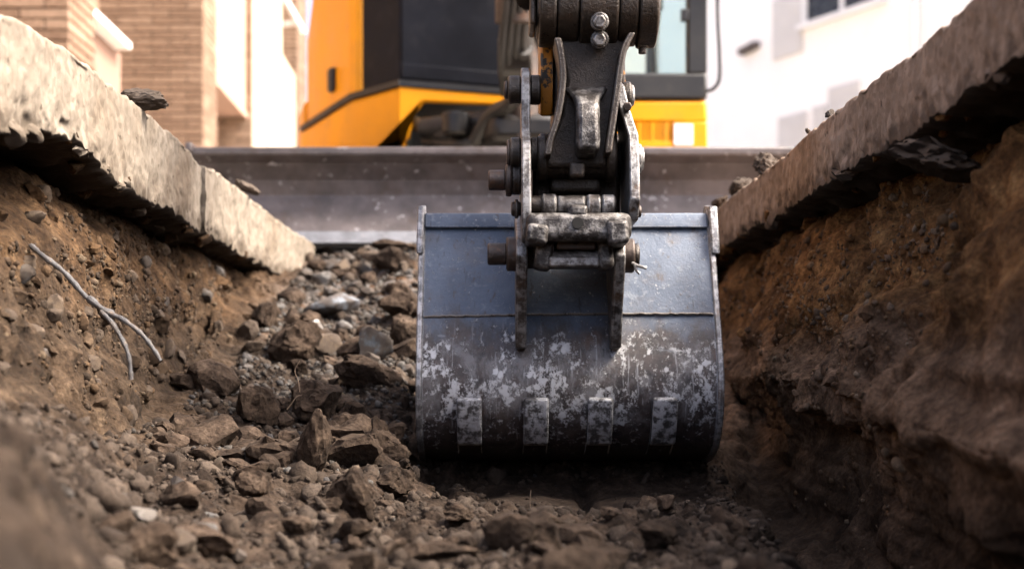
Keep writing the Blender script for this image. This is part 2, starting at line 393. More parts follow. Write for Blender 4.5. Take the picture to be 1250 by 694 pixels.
def tube(pts, r, seg=10, n=8, bm=None):
    bm = bm or bm_new(); P = catmull(pts, n) if n > 1 else [Vector(p) for p in pts]
    rr = r if callable(r) else (lambda f: r); loops = []; up = Vector((.3, .2, 1)).normalized()
    for i, p in enumerate(P):
        d = (P[min(i+1, len(P)-1)]-P[max(i-1, 0)]).normalized(); s = d.cross(up).normalized(); u = s.cross(d)
        q = rr(i/(len(P)-1)); loops.append([bm.verts.new(p+(s*math.cos(2*math.pi*k/seg)+u*math.sin(2*math.pi*k/seg))*q) for k in range(seg)])
    for a, b in zip(loops, loops[1:]):
        for k in range(seg): bm.faces.new((a[k], a[(k+1) % seg], b[(k+1) % seg], b[k]))
    bm.faces.new(loops[0][::-1]); bm.faces.new(loops[-1]); return bm

# ================================================================== SETTING
# street surface: one sheet with an opening where the trench is cut
def ring_sheet():
    xs = [-600, -1.06, 1.06, 600]; ys = [-600, -2.6, 5.12, 600]; bm = bm_new()
    g = [[bm.verts.new((x, y, -.006)) for x in xs] for y in ys]
    for j in range(3):
        for i in range(3):
            if (i, j) != (1, 1): bm.faces.new((g[j][i], g[j][i+1], g[j+1][i+1], g[j+1][i]))
    return bm
tag(mk('ground', ring_sheet(), 'street', smooth=None), 'pale street surface around the open trench', kind='structure')

# ---- trench soil: swept profile, displaced
def ip(y, ys, vs): return np.interp(y, ys, vs)
ysamp = np.concatenate([np.arange(-2.6, .3, .05), np.arange(.3, .7, .015), np.arange(.7, 1.5, .0062), np.arange(1.5, 3.6, .0052), np.arange(3.6, 5.32, .009)])
NP_ = 600
def left_floor(y): return ip(y, [-2.6, 1.0, 1.7, 2.2, 2.8, 3.4, 4.0, 4.6, 5.0, 5.3], [-.24, -.23, -.205, -.17, -.09, .05, .21, .385, .485, .50])
def right_floor(y): return ip(y, [-2.6, 1.6, 2.1, 2.35, 2.5, 2.88, 3.08, 3.4, 4.2, 4.8, 5.3], [-.24, -.225, -.20, -.188, -.205, -.205, -.11, -.06, .15, .44, .50])  # soil rise behind the bucket is added to block light below it
V = np.zeros((len(ysamp), NP_, 3)); FLO = np.zeros((len(ysamp), NP_))
for j, y in enumerate(ysamp):
    lf, rf = left_floor(y), right_floor(y)
    k = max(0., min(1., (y-3.2)/1.7))                      # far end: walls give way to the rubble ramp
    lb = ip(y, [-2.6, .3, .5, .7, 1.0, 1.5, 2.0, 3.0, 4.0, 5.3], [-.30, -.12, -.10, -.16, -.26, -.40, -.50, -.60, -.66, -.70])
    rx = ip(y, [-2.6, 1.2, 1.6, 2.9, 3.6, 5.3], [.30, .33, .37, .47, .56, .62])
    rz = ip(y, [0, 1.3, 2.5, 3.5], [-.10, -.084, .016, .05]); rgx = ip(y, [0, 1.3, 2.5, 3.5], [.50, .515, .575, .60])
    rz = rz+.022*float(vnoise(np.array([[y*2.3, 5.1, .3]]), 3)[0]); rgx = rgx+.022*float(vnoise(np.array([[y*3.1, 1.1, .7]]), 4)[0])
    slot = ip(y, [-2.6, 1.0, 2.3, 3.0, 3.4], [-.42, -.42, -.38, -.27, rf])
    top = .395
    rl = ip(y, [1.4, 2.2, 2.6, 3.2, 5], [.24, .21, .14, .11, .10]); rr_ = ip(y, [1.4, 2.2, 3, 5], [.20, .165, .125, .11])
    pts = [(-1.04, .43), (-.69-rl, .392), (-.69-rl*.72, .345), (-.745, .26), (-.715, .13), (-.68, .03), (lb-.09, max(ip(y, [-1, .3, .5, .75, 1.1], [-.15, -.06, -.015, -.05, -.06]), lf+.07)), (lb, lf+.02),
           (lb+.12, lf), (-.21, lf), (-.165, .45*lf+.55*rf), (-.12, rf), (rx-.05, rf), (rx, rf-.02), (rx+.045, slot+.03), (rx+.09, slot),
           (max(rgx+.05, rx+.10), slot+.03), (rgx+.075, rz-.12), (rgx+.03, rz-.035), (rgx-.005, rz), (rgx+.045, rz+.06), (.645, .14), (.685, .25), (.64+rr_*.62, .345), (.64+rr_, .415), (1.04, .46)]
    P = np.array(pts); 
    lo = np.minimum(lf, rf)
    P[:, 1] = np.maximum(P[:, 1], np.where(np.arange(len(P)) < 9, lf, np.where(np.arange(len(P)) > 15, np.minimum(slot, 9), -9)))
    seg = np.hypot(*np.diff(P, axis=0).T)+1e-6; L = np.concatenate([[0], np.cumsum(seg)])
    s = np.linspace(0, L[-1], NP_); V[j, :, 0] = np.interp(s, L, P[:, 0]); V[j, :, 1] = y; V[j, :, 2] = np.interp(s, L, P[:, 1])+CAMZ
for _ in range(9):                                          # soften the control polygon
    V[:, 1:-1] = .25*V[:, :-2]+.5*V[:, 1:-1]+.25*V[:, 2:]
def gnormals(V):
    du = np.gradient(V, axis=1); dv = np.gradient(V, axis=0); n = np.cross(du, dv); return n/(np.linalg.norm(n, axis=2, keepdims=True)+1e-9)
Nn = gnormals(V)
flat = np.clip((Nn[..., 2]-.45)/.35, 0, 1)
bucketzone = np.exp(-((V[..., 1]-2.74)/.27)**6)*np.clip((V[..., 0]+.06)/.06, 0, 1)*np.clip((.44-V[..., 0])/.05, 0, 1)*flat
amp = 1-.93*bucketzone
big = fbm(V*4.0, 3, 1)*.030; mid = fbm(V*13, 4, 5)*.022
cl = (.5-worley(V*11, 3)); cl2 = (.5-worley(V*26, 9)); fine = fbm(V*55, 3, 21)*.0065
right = np.clip((V[..., 0]-.45)/.1, 0, 1)*(1-flat)
Vg = V.copy(); Vg[..., 2] -= .085*(V[..., 1]-2)
gouge = (fbm(Vg*np.array([3, 1.1, 15.]), 3, 31, .42)*.034+fbm(Vg*np.array([3, 2.2, 60.]), 2, 33)*.005)*right*np.clip((.02-(V[..., 2]-CAMZ))/.05+1, 0, 1)
leftw = np.clip((-.52-V[..., 0])/.08, 0, 1)*(1-flat)
wallpit = leftw*((.5-worley(V*np.array([8, 9, 9.5]), 81))*.030+fbm(V*np.array([9, 9, 22.]), 4, 83)*.012)-.03*np.clip(fbm(V*np.array([9, 7, 9.]), 3, 41)-.25, 0, 1)*(1-flat)
smoothr = 1+.35*right-.7*right*np.clip((.13-(V[..., 2]-CAMZ))/.08, 0, 1)*np.clip((2.35-V[..., 1])/.4, 0, 1)
lump = np.clip(fbm(V*2.3, 2, 61)*1.6+.75, .35, 1.4)
disp = amp*smoothr*lump*(mid+cl*(.034*flat+.018)+cl2*(.018*flat+.010)+fine)+amp*big*(1+.7*right)+gouge+wallpit+right*(.5-worley(V*np.array([6, 6.5, 7.5]), 71))*.036
V2 = V+Nn*disp[..., None]
V2[..., 2] += .065*np.exp(-((V2[..., 0]+.30)/.16)**2-((V2[..., 1]-4.72)/.28)**2)
# scraped bed under the bucket: tooth groove
gx = np.exp(-((V2[..., 0]-.185)/.014)**2)*bucketzone; V2[..., 2] -= .03*gx
V2[..., 2] += .014*bucketzone*np.clip(np.sin((V2[..., 0])*26)*.5, -.3, .3)
nr = len(ysamp); idx = np.arange(nr*NP_).reshape(nr, NP_)
F = np.stack([idx[:-1, :-1], idx[:-1, 1:], idx[1:, 1:], idx[1:, :-1]], -1).reshape(-1, 4)
trench = npmesh('trench', V2.reshape(-1, 3), F, 'trench')
tag(trench, 'brown earth walls and floor of the open trench', kind='structure')
bvh = BVHTree.FromPolygons([tuple(v) for v in V2.reshape(-1, 3)[::1]], [tuple(f) for f in F])
def drop(x, y, z0=-.02):
    h = bvh.ray_cast(Vector((x, y, z0)), Vector((0, 0, -1))); return h[0] if h[0] else Vector((x, y, CAMZ-.2))

# ---- broken concrete pavement slabs on both sides
def slab(name, edge, sgn, y0, y1, mat, seed, back=2.2, th=.155, label='', thick_jag=.05, bias=.18, top=lambda y: y*0, shift=lambda y: y*0):
    off = np.concatenate([np.linspace(.46, .03, 34), np.full(36, 0.), np.array([.004, .012, .03, .06, .1, .2, .5, 1.2, back])])
    zz = np.concatenate([np.full(34, -th), np.linspace(-th+.004, -.005, 36), np.array([-.001, 0, 0, 0, 0, 0, 0, 0, 0.])])
    ys = np.linspace(y0, y1, int((y1-y0)/.0065)+2); O = np.repeat(off[None], len(ys), 0); Z = np.repeat(zz[None], len(ys), 0)
    Y = np.repeat(ys[:, None], len(off), 1)
    q = np.stack([ys*2.6, ys*0+seed*3.1, ys*0], -1); jag = np.clip(fbm(q, 4, seed, .38)+bias, -.25, 1)*thick_jag*np.clip(np.minimum(ys-y0, y1-ys)/.15, 0, 1)
    wob = fbm(np.stack([ys*2.2, ys*0+seed*7.7, ys*0], -1), 3, seed+3)*.010
    low = np.clip(-Z/th, 0, 1)
    Z = Z+jag[:, None]*low**2
    P3 = np.stack([O, Y, Z], -1)
    face = ((np.arange(len(off)) >= 30) & (np.arange(len(off)) < 72)).astype(float)
    under = (np.arange(len(off)) < 31).astype(float)
    n = fbm(P3*np.array([1, 9, 12.]), 4, seed+9)*.006+fbm(P3*np.array([1, 50, 50.]), 3, seed+19)*.0028
    spall = np.clip(fbm(P3*np.array([1, 11, 14.]), 4, seed+29)-.10, 0, 1)*.035*low**3
    O = O+face[None]*(n+spall+wob[:, None])
    Z = Z+under[None]*(fbm(P3*13, 4, seed+39)*(.030 if sgn > 0 else .02))
    topn = np.clip(1-O/.1, 0, 1)*(np.arange(len(off)) >= 68); Z = Z-topn[None].reshape(len(ys), -1)*np.abs(fbm(P3*np.array([20, 20, 1.]), 3, seed+49))*.010
    rag = low**2*(Z < -.06)
    Z = Z+rag*fbm(P3*np.array([22, 34, 30.]), 4, seed+69, .6)*.013
    O = O+rag*np.abs(fbm(P3*np.array([22, 30, 26.]), 4, seed+79, .6))*.010*(np.arange(len(off)) > 24)
    Y = Y+fbm(P3*np.array([6, 3, 30.]), 3, seed+59)*.012*face[None]
    X = edge+sgn*O+shift(Y)*np.clip(1.2-O, 0, 1)
    Z = Z+top(Y)*np.clip(1.3-O, 0, 1)
    VV = np.stack([X, Y, Z], -1); nr, nc = X.shape; ix = np.arange(nr*nc).reshape(nr, nc)
    a = [ix[:-1, :-1], ix[:-1, 1:], ix[1:, 1:], ix[1:, :-1]]
    if sgn < 0: a = a[::-1]
    FF = np.stack(a, -1).reshape(-1, 4)
    # ragged broken ends
    vv = VV.reshape(-1, 3).tolist(); ends = []
    o = npmesh(name, vv, FF, mat)
    bm = bmesh.new(); bm.from_mesh(o.data); bm.verts.ensure_lookup_table()
    for row in (ix[0], ix[-1]):
        try: bm.faces.new([bm.verts[int(i)] for i in row])
        except Exception: pass
    bmesh.ops.recalc_face_normals(bm, faces=bm.faces); bm.to_mesh(o.data); bm.free()
    return tag(o, label, kind='structure')
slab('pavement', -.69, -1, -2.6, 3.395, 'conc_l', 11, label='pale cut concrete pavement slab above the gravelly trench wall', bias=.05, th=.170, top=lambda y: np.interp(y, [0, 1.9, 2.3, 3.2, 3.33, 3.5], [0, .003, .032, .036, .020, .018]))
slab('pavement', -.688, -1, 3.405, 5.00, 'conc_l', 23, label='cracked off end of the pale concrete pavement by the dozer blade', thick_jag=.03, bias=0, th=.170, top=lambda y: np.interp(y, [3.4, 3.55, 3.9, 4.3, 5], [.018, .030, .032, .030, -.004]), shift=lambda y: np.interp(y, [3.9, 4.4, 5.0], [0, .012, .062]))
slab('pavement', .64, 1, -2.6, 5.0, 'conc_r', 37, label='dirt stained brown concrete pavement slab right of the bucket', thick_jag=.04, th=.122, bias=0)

# ================================================================== EXCAVATOR
EXC = root('excavator', (.1, 6.9, 0), 'yellow tracked excavator with dark hood and blue grey bucket lowered into the trench', 'excavator')
# ---- bucket
BX0, BX1 = -.147, .452
prof = [(2.955, .372), (2.940, .345), (2.895, .262), (2.845, .160), (2.815, .092), (2.795, .030), (2.800, -.026), (2.822, -.068), (2.862, -.102), (2.93, -.126), (3.02, -.139), (3.18, -.145), (3.38, -.140)]
pc = [Vector((0, a, b)) for a, b in prof]; fine_p = catmull(pc, 5)
fp = [(v.y, v.z+CAMZ) for v in fine_p]
def pnorm(pts):
    out = []
    for i in range(len(pts)):
        a, b = pts[max(i-1, 0)], pts[min(i+1, len(pts)-1)]; d = Vector((b[0]-a[0], b[1]-a[1])).normalized(); out.append((-(-d.y), -d.x))
    return out
# outward = away from bucket inside (towards the camera / down)
def offset(pts, k):
    o = []
    for (y, z), i in zip(pts, range(len(pts))):
        a, b = pts[max(i-1, 0)], pts[min(i+1, len(pts)-1)]; d = Vector((b[0]-a[0], b[1]-a[1])).normalized()
        o.append((y+d.y*k, z-d.x*k))
    return o
# profile runs top -> bottom: direction d=(dy,dz) with dz<0, so (dz,-dy) points toward -y: outward
outer = fp; inner = offset(fp, -.014)
bm = bm_new(); nx = 40
def sheet_grid(bm, pts, xs, flip=False):
    g = [[bm.verts.new((x, y, z)) for x in xs] for y, z in pts]
    for a, b in zip(g, g[1:]):
        for k in range(len(xs)-1): bm.faces.new((a[k], a[k+1], b[k+1], b[k]))
    return g
xs = [BX0+.008+(BX1-BX0-.016)*k/nx for k in range(nx+1)]
def dent(x, y, z):
    p = np.array([[x*6, z*7, 2.2]]); return float(fbm(p, 3, 77)[0])*.0035
go = [[bm.verts.new((x, y+dent(x, y, z), z)) for x in xs] for y, z in outer]
gi = [[bm.verts.new((x, y, z)) for x in xs] for y, z in inner]
for g in (go, gi):
    for a, b in zip(g, g[1:]):
        for k in range(nx): bm.faces.new((a[k], a[k+1], b[k+1], b[k]))
for k in range(nx):
    bm.faces.new((go[0][k], go[0][k+1], gi[0][k+1], gi[0][k])); bm.faces.new((go[-1][k], go[-1][k+1], gi[-1][k+1], gi[-1][k]))
for j in range(len(go)-1):
    bm.faces.new((go[j][0], go[j+1][0], gi[j+1][0], gi[j][0])); bm.faces.new((go[j][nx], go[j+1][nx], gi[j+1][nx], gi[j][nx]))
bucket = mk('bucket', bm, 'bucket', EXC); bucket['label'] = 'blue grey bucket with scuffed brown belly'
# top stiffening lip
lip = [(2.955, .380), (2.934, .384), (2.918, .352), (2.930, .346), (2.955, .372)]
bm = prism_x([(y, z+CAMZ) for y, z in [(2.964, .374), (2.947, .376), (2.931, .350), (2.929, .342), (2.945, .345)]], BX0+.007, BX1-.007)
mk('top_lip', bm, 'bucket', bucket, bevel=.004)
# weld seam bead: uneven small tube under the blue panel
bm = bm_new(); ws = offset(fp, .001)
zs = PZ(385, 2.845); yb = np.interp(zs, [p[1] for p in fp[::-1]], [p[0] for p in fp[::-1]])
pts = [(x, yb-.0015+random.uniform(-.0006, .0006), zs+.0035*math.sin(x*5)+random.uniform(-.0009, .0009)) for x in np.linspace(BX0+.01, BX1-.01, 90)]
mk('weld_seam', tube(pts, .0030, 6, 1), 'grease', bucket)
for sx, xa, xb in ((-1, BX0-.004, BX0+.0085), (1, BX1-.0085, BX1+.004)):
    poly = offset(fp, .006); poly[0] = (2.958, .392+CAMZ); poly = [(2.985, .396+CAMZ)]+poly+[(3.30, .02+CAMZ)]
    mk('side_plate', prism_x(poly, xa, xb), 'rimsteel', bucket, bevel=.003)
# corner gusset on the top of the side plates
for xa, xb in ((BX0-.008, BX0+.006), (BX1-.006, BX1+.012)):
    poly = [(2.932, .388), (2.975, .393), (2.975, .30), (2.895, .285), (2.90, .31)]
    mk('corner_plate', prism_x([(y, z+CAMZ) for y, z in poly], xa, xb), 'rimsteel', bucket, bevel=.004)
# wear straps
def seg_profile(pya, pyb, k):
    o = offset(fp, k); res = []
    for (y, z) in o:
        py = VY-(z-CAMZ)/y*FPX
        if pya <= py <= pyb: res.append((y, z))
    return res
for cx in (573, 654.5, 732.5, 811):
    so = seg_profile(484, 546, .024); si = seg_profile(477, 553, -.001)
    x = PX(cx, 2.795); w = .0245; bm = bm_new()
    poly = so+si[::-1]
    a = prism_x(poly, x-w, x+w, bm)
    mk('wear_strap', bm, 'strap', bucket, bevel=.007, seg=3)
# cutting edge and teeth (far lower side)
bm = prism_x([(3.34, -.157+CAMZ), (3.50, -.150+CAMZ), (3.50, -.138+CAMZ), (3.34, -.130+CAMZ)], BX0+.01, BX1-.01)
mk('cutting_edge', bm, 'cutting', bucket, bevel=.003)
for k in range(5):
    x = BX0+.045+k*(BX1-BX0-.09)/4
    bm = prism_x([(3.46, -.175+CAMZ), (3.62, -.150+CAMZ), (3.62, -.143+CAMZ), (3.46, -.115+CAMZ)], x-.026, x+.026)
    mk('tooth', bm, 'cutting', bucket, bevel=.006)
# hinge ears
DP = 2.76
def xq(px, d=DP): return PX(px, d)
def zq(py, d=DP): return PZ(py, d)
for px0, px1 in ((629.5, 643), (746.5, 760)):
    poly = [(2.812, zq(426, 2.80)), (2.786, zq(424, 2.78)), (2.755, zq(380)), (2.705, zq(335, 2.7)), (2.690, zq(312, 2.7)), (2.705, zq(290, 2.7)), (2.76, zq(280)), (2.86, .372+CAMZ-.012), (2.94, .36+CAMZ), (2.925, .31+CAMZ), (2.87, .20+CAMZ), (2.835, .12+CAMZ)]
    mk('hinge_ear', prism_x(poly, xq(px0), xq(px1)), 'worn', bucket, bevel=.0035)

# ---- quick hitch between bucket and arm
HITCH = mk('quick_hitch', obox((xq(705, 2.67), 2.665, zq(279, 2.665)), (.196, .085, .052)), 'cast', EXC, bevel=.014, seg=4)
HITCH['label'] = 'worn grey steel quick hitch above the bucket'
def part(name, bm, mat, bevel=.003, seg=2, p=None): return mk(name, bm, mat, p or HITCH, bevel=bevel, seg=seg)
# shoulders of the hitch block, plus its locking hole
part('block_shoulder', obox((xq(655, 2.66), 2.66, zq(288, 2.66)), (.040, .10, .036), (0, .10, 0)), 'cast', .008, 3)
part('block_shoulder', obox((xq(752, 2.66), 2.66, zq(286, 2.66)), (.040, .10, .044), (0, -.08, 0)), 'cast', .008, 3)
part('locking_hole', cyl(bm_new(), (xq(705, 2.62), 2.6195, zq(272, 2.62)), (xq(705, 2.62), 2.64, zq(272, 2.62)), .0105, seg=20), 'hole', 0)
# side plates
def hp(pts): return [(y, zq(py, y)) for y, py in pts]
lp = hp([(2.745, 83), (2.715, 87), (2.70, 110), (2.70, 160), (2.665, 178), (2.645, 215), (2.635, 262), (2.65, 290), (2.72, 298), (2.82, 296), (2.85, 235), (2.83, 180), (2.80, 150), (2.785, 95)])
part('side_plate', prism_x(lp, xq(635.5), xq(646.5)), 'worn', .003)
# right plate leans: built in two pieces, upper and lower
def lean_plate(pts, w, sx):
    bm = bm_new(); a = []; b = []
    for y, py, px in pts:
        x = PX(px, 2.72); z = PZ(py, 2.72); a.append(bm.verts.new((x-w/2, y, z))); b.append(bm.verts.new((x+w/2, y, z)))
    n = len(pts)
    for k in range(0, n//2-1):
        i, j = k, n-1-k
        bm.faces.new((a[i], a[i+1], a[j-1], a[j])); bm.faces.new((b[j], b[j-1], b[i+1], b[i]))
    for k in range(n): bm.faces.new((a[k], b[k], b[(k+1) % n], a[(k+1) % n]))
    return bm
front = [(2.735, 98, 754), (2.70, 108, 755), (2.695, 135, 761), (2.68, 158, 767), (2.66, 172, 769.5), (2.645, 215, 770), (2.635, 250, 770), (2.66, 274, 769)]
backp = [(2.79, 98, 754), (2.80, 108, 755), (2.81, 135, 761), (2.82, 158, 767), (2.83, 172, 769.5), (2.85, 215, 770), (2.84, 250, 770), (2.82, 274, 769)]
part('side_plate', lean_plate(front+backp[::-1], .019, 1), 'worn', .003)
# outer bosses and pins, left side
def boss(px0, px1, py, r_px, mat, d=2.74, name='boss', p=None, bev=.004):
    return part(name, xcyl(PX(px0, d), PX(px1, d), d, PZ(py, d), r_px/FPX*d), mat, bev, 2, p)
boss(620, 636, 110, 17, 'grease'); boss(615, 621, 110, 11, 'rusty', name='pin')
boss(647, 660, 110, 18, 'grease')
boss(622, 636, 188, 20, 'grease'); boss(618.5, 622.5, 188, 17.5, 'rusty', name='pin')
boss(647, 658, 188, 20, 'grease')
boss(617, 625, 220, 20, 'rusty', name='collar'); boss(624.5, 636, 220, 18, 'grease', name='collar'); boss(596, 618, 220, 12.5, 'rusty', name='pin')
boss(624, 636, 255, 9, 'rusty', name='pin'); boss(628, 633, 255, 12, 'grease', name='collar')
# right side
boss(758, 770, 117, 17, 'grease'); boss(769, 774, 117, 13, 'worn', name='pin')
boss(769, 783, 194, 18, 'worn'); boss(782, 785.5, 194, 14, 'worn', name='pin')
boss(769, 783, 258, 7.5, 'rusty', name='pin')
part('bolt', cyl(bm_new(), PP(766, 130, 2.70), PP(766, 130, 2.67), .009, seg=6), 'rusty', .002)
part('bolt', cyl(bm_new(), PP(778, 203, 2.71), PP(778, 203, 2.69), .006, seg=12), 'worn', .001)
# rollers on top of the block
boss(645, 752, 250, 11, 'grease', 2.68, 'shaft')
for a, b, m_ in ((661, 679, 'cast'), (680, 714, 'cast'), (716, 733, 'worn'), (734, 750, 'worn')):
    boss(a, b, 250 if m_ == 'cast' else 251, 13.5 if b-a < 25 else 11.5, m_, 2.675, 'roller')
part('hump', obox((xq(705, 2.655), 2.655, zq(259, 2.655)), (.036, .06, .022)), 'cast', .008, 3)
# bracket below the block, with the lighter clamp bar
part('bracket', obox((xq(703, 2.68), 2.70, zq(294, 2.70)), (.074, .07, .040)), 'rusty', .004)
part('bracket_hole', cyl(bm_new(), (xq(703, 2.66), 2.6635, zq(293, 2.66)), (xq(703, 2.66), 2.68, zq(293, 2.66)), .008, seg=18), 'hole', 0)
bm = obox((xq(700, 2.69), 2.695, zq(317, 2.69)), (.128, .05, .032)); part('clamp_bar', bm, 'cast', .009, 3)
part('clamp_lip', obox((xq(701, 2.66), 2.669, zq(319, 2.66)), (.094, .016, .019)), 'worn', .004)
part('clamp_end', obox((xq(664, 2.69), 2.70, zq(311, 2.69)), (.034, .07, .056), (0, .15, 0)), 'cast', .009, 3)
part('clamp_end', obox((xq(738, 2.69), 2.70, zq(311, 2.69)), (.030, .07, .056), (0, -.12, 0)), 'cast', .009, 3)
part('hitch_body', obox((xq(700, 2.76), 2.775, zq(296, 2.775)), (.165, .12, .075)), 'grease', .006)
part('hitch_body', obox((xq(702, 2.84), 2.83, zq(232, 2.83)), (.172, .09, .125)), 'grease', .012, 3)
part('hitch_rib', obox((xq(702, 2.77), 2.772, zq(226, 2.77)), (.10, .05, .035)), 'grease', .01, 3)
part('bucket_pin_shaft', xcyl(xq(640), xq(752), 2.755, zq(312), .026), 'grease', .003)
# bucket pin with bosses
boss(618, 632, 310, 21, 'rusty', 2.75); boss(595, 619, 310, 13.5, 'rusty', 2.75, 'pin')
boss(758, 774, 312, 21, 'rusty', 2.75); boss(773, 780, 312, 15, 'grease', 2.75, 'pin')
pcn = [PP(772, 321, 2.72), PP(778, 324, 2.71), PP(785, 326, 2.70), PP(789, 327, 2.70)]
part('cotter_pin', tube(pcn, .0032, 8), 'worn', 0)
part('cotter_pin', tube([PP(775, 323, 2.712), PP(777, 330, 2.71), PP(781, 334, 2.71)], .0028, 8), 'worn', 0)

# ---- front link casting
LINK = mk('bucket_link', prism_y([(PX(a, 2.70), PZ(b, 2.70)) for a, b in ((672, 36), (684, 70), (690, 100), (684, 140), (670, 172), (662, 190), (668, 205), (740, 205), (744, 190), (748, 160), (754, 118), (758, 90), (764, 66), (772, 36))], 2.70, 2.77), 'grease', EXC, bevel=.010, seg=3)
LINK['label'] = 'greasy dark cast link with worn bright nose'
def lpart(n, bm, m_, bev=.004, seg=2): return mk(n, bm, m_, LINK, bevel=bev, seg=seg)
# raised side flanges that widen downwards
def strip(pts, w, y0, y1):
    bm = bm_new(); n = len(pts); ring = []
    for (a, b) in pts:
        x, z = PX(a, 2.68), PZ(b, 2.68); ring.append([bm.verts.new(v) for v in ((x-w, y0, z), (x+w, y0, z), (x+w, y1, z), (x-w, y1, z))])
    for r, q in zip(ring, ring[1:]):
        for k in range(4): bm.faces.new((r[k], r[(k+1) % 4], q[(k+1) % 4], q[k]))
    bm.faces.new(ring[0][::-1]); bm.faces.new(ring[-1]); return bm
def smooth2(pts, n=5): return [(v.x, v.y) for v in catmull([Vector((a, b, 0)) for a, b in pts], n)]
lpart('flange', strip(smooth2([(680, 50), (685, 75), (686, 105), (680, 145), (671, 175), (668, 192)]), .0065, 2.652, 2.74), 'grease', .003)
lpart('flange', strip(smooth2([(770, 44), (761, 62), (756, 85), (752, 115), (746, 155), (741, 190)]), .0065, 2.652, 2.74), 'grease', .003)
# nose
bm = bm_new(); ring = []
for b, w, yf in ((98, 30, 2.694), (106, 24, 2.680), (116, 17, 2.655), (128, 14.5, 2.636), (150, 14, 2.628), (170, 14.5, 2.626), (181, 14, 2.630), (187, 11, 2.650)):
    z = PZ(b, 2.64); xc = PX(718, 2.64); w = w/FPX*2.64
    ring.append([bm.verts.new(v) for v in ((xc-w, 2.72, z), (xc-w, yf+.012, z), (xc-w*.72, yf, z), (xc+w*.72, yf, z), (xc+w, yf+.012, z), (xc+w, 2.72, z))])
for r, q in zip(ring, ring[1:]):
    for k in range(6): bm.faces.new((r[k], r[(k+1) % 6], q[(k+1) % 6], q[k]))
bm.faces.new(ring[0][::-1]); bm.faces.new(ring[-1]); lpart('nose', bm, 'cast', .004, 2)
# top boss in rings
for a, b, r in ((657, 678, 51), (679, 705, 50), (706, 752, 52), (753, 776, 50), (777, 800, 52)):
    lpart('boss_ring', xcyl(PX(a, 2.72), PX(b, 2.72), 2.72, PZ(6, 2.72), r/FPX*2.72, 40), 'grease', .005, 3)
lpart('boss_core', xcyl(PX(655, 2.72), PX(802, 2.72), 2.72, PZ(6, 2.72), .066, 32), 'grease', .003)
lpart('end_plate', obox((PX(650, 2.72), 2.72, PZ(0, 2.72)), (.012, .11, .12)), 'grease', .005)
for py, y in ((27, 2.634), (49, 2.668)):
    lpart('bolt', cyl(bm_new(), PP(732, py, y), PP(732, py-1, y-.032), .013, seg=6), 'worn', .003)
    lpart('washer', cyl(bm_new(), PP(732, py, y+.02), PP(732, py-.5, y-.008), .0175, seg=20), 'cast', .003)
lpart('bolt', cyl(bm_new(), PP(784, 50, 2.72), PP(784, 66, 2.72), .008, seg=8), 'grease', .002)
lpart('nut', cyl(bm_new(), PP(784, 53, 2.72), PP(784, 59, 2.72), .014, seg=6), 'grease', .002)
lpart('lower_boss', xcyl(PX(660, 2.74), PX(747, 2.74), 2.74, PZ(194, 2.74), 24/FPX*2.74, 32), 'grease', .006, 3)
for a, b in ((655, 668), (738, 752)): lpart('lower_collar', xcyl(PX(a, 2.74), PX(b, 2.74), 2.74, PZ(194, 2.74), 28/FPX*2.74, 32), 'grease', .006, 3)
lpart('lug', obox((PX(704, 2.69), 2.69, PZ(208, 2.69)), (.03, .03, .03)), 'grease', .007, 3)

# ---- arm (dipper stick), rising up and back to the boom
AX = PX(712, 2.85)
arm_poly = [(2.80, PZ(215, 2.8)), (2.775, PZ(170, 2.8)), (2.79, PZ(40, 2.8)), (2.86, .60), (3.05, 1.50), (3.35, 2.25), (3.62, 2.30), (3.72, 2.15), (3.42, 1.35), (3.14, .50), (2.99, PZ(60, 2.99)), (2.93, PZ(190, 2.9)), (2.87, PZ(222, 2.87))]
ARM = mk('arm', prism_x(arm_poly, AX-.062, AX+.062), 'grease', EXC, bevel=.006)
mk('side_plate', prism_x([(2.79, PZ(142, 2.79)), (2.775, PZ(125, 2.79)), (2.775, PZ(30, 2.79)), (2.84, .60), (3.03, 1.45), (3.30, 1.45), (3.08, .50), (2.94, PZ(60, 2.94)), (2.92, PZ(140, 2.92))], AX-.088, AX-.064), 'orange_worn', ARM, bevel=.004)
mk('side_plate', prism_x([(2.79, PZ(142, 2.79)), (2.775, PZ(125, 2.79)), (2.79, PZ(50, 2.79)), (2.86, .60), (3.04, 1.45), (3.30, 1.45), (3.08, .50), (2.95, PZ(60, 2.95)), (2.92, PZ(140, 2.92))], AX+.064, AX+.078), 'orange_worn', ARM, bevel=.004)
mk('arm_tip_boss', xcyl(AX-.09, AX+.09, 2.86, PZ(195, 2.86), .052, 32), 'grease', ARM, bevel=.005)
# bucket cylinder in front of the arm
CYL = mk('bucket_cylinder', cyl(bm_new(), (AX, 2.80, .95), (AX, 3.18, 2.25), .052), 'grease', EXC, bevel=.004)
mk('piston_rod', cyl(bm_new(), (AX, 2.735, PZ(-40, 2.72)), (AX, 2.80, .95), .027), 'chrome', CYL)
mk('rod_eye', xcyl(AX-.04, AX+.04, 2.72, PZ(4, 2.72), .06), 'grease', CYL, bevel=.004)
for s in (-1, 1):
    mk('rocker_link', tube([(AX+s*.112, 2.72, PZ(0, 2.72)), (AX+s*.112, 2.85, .40), (AX+s*.112, 3.0, .52)], .026, 10, 4), 'grease', LINK)
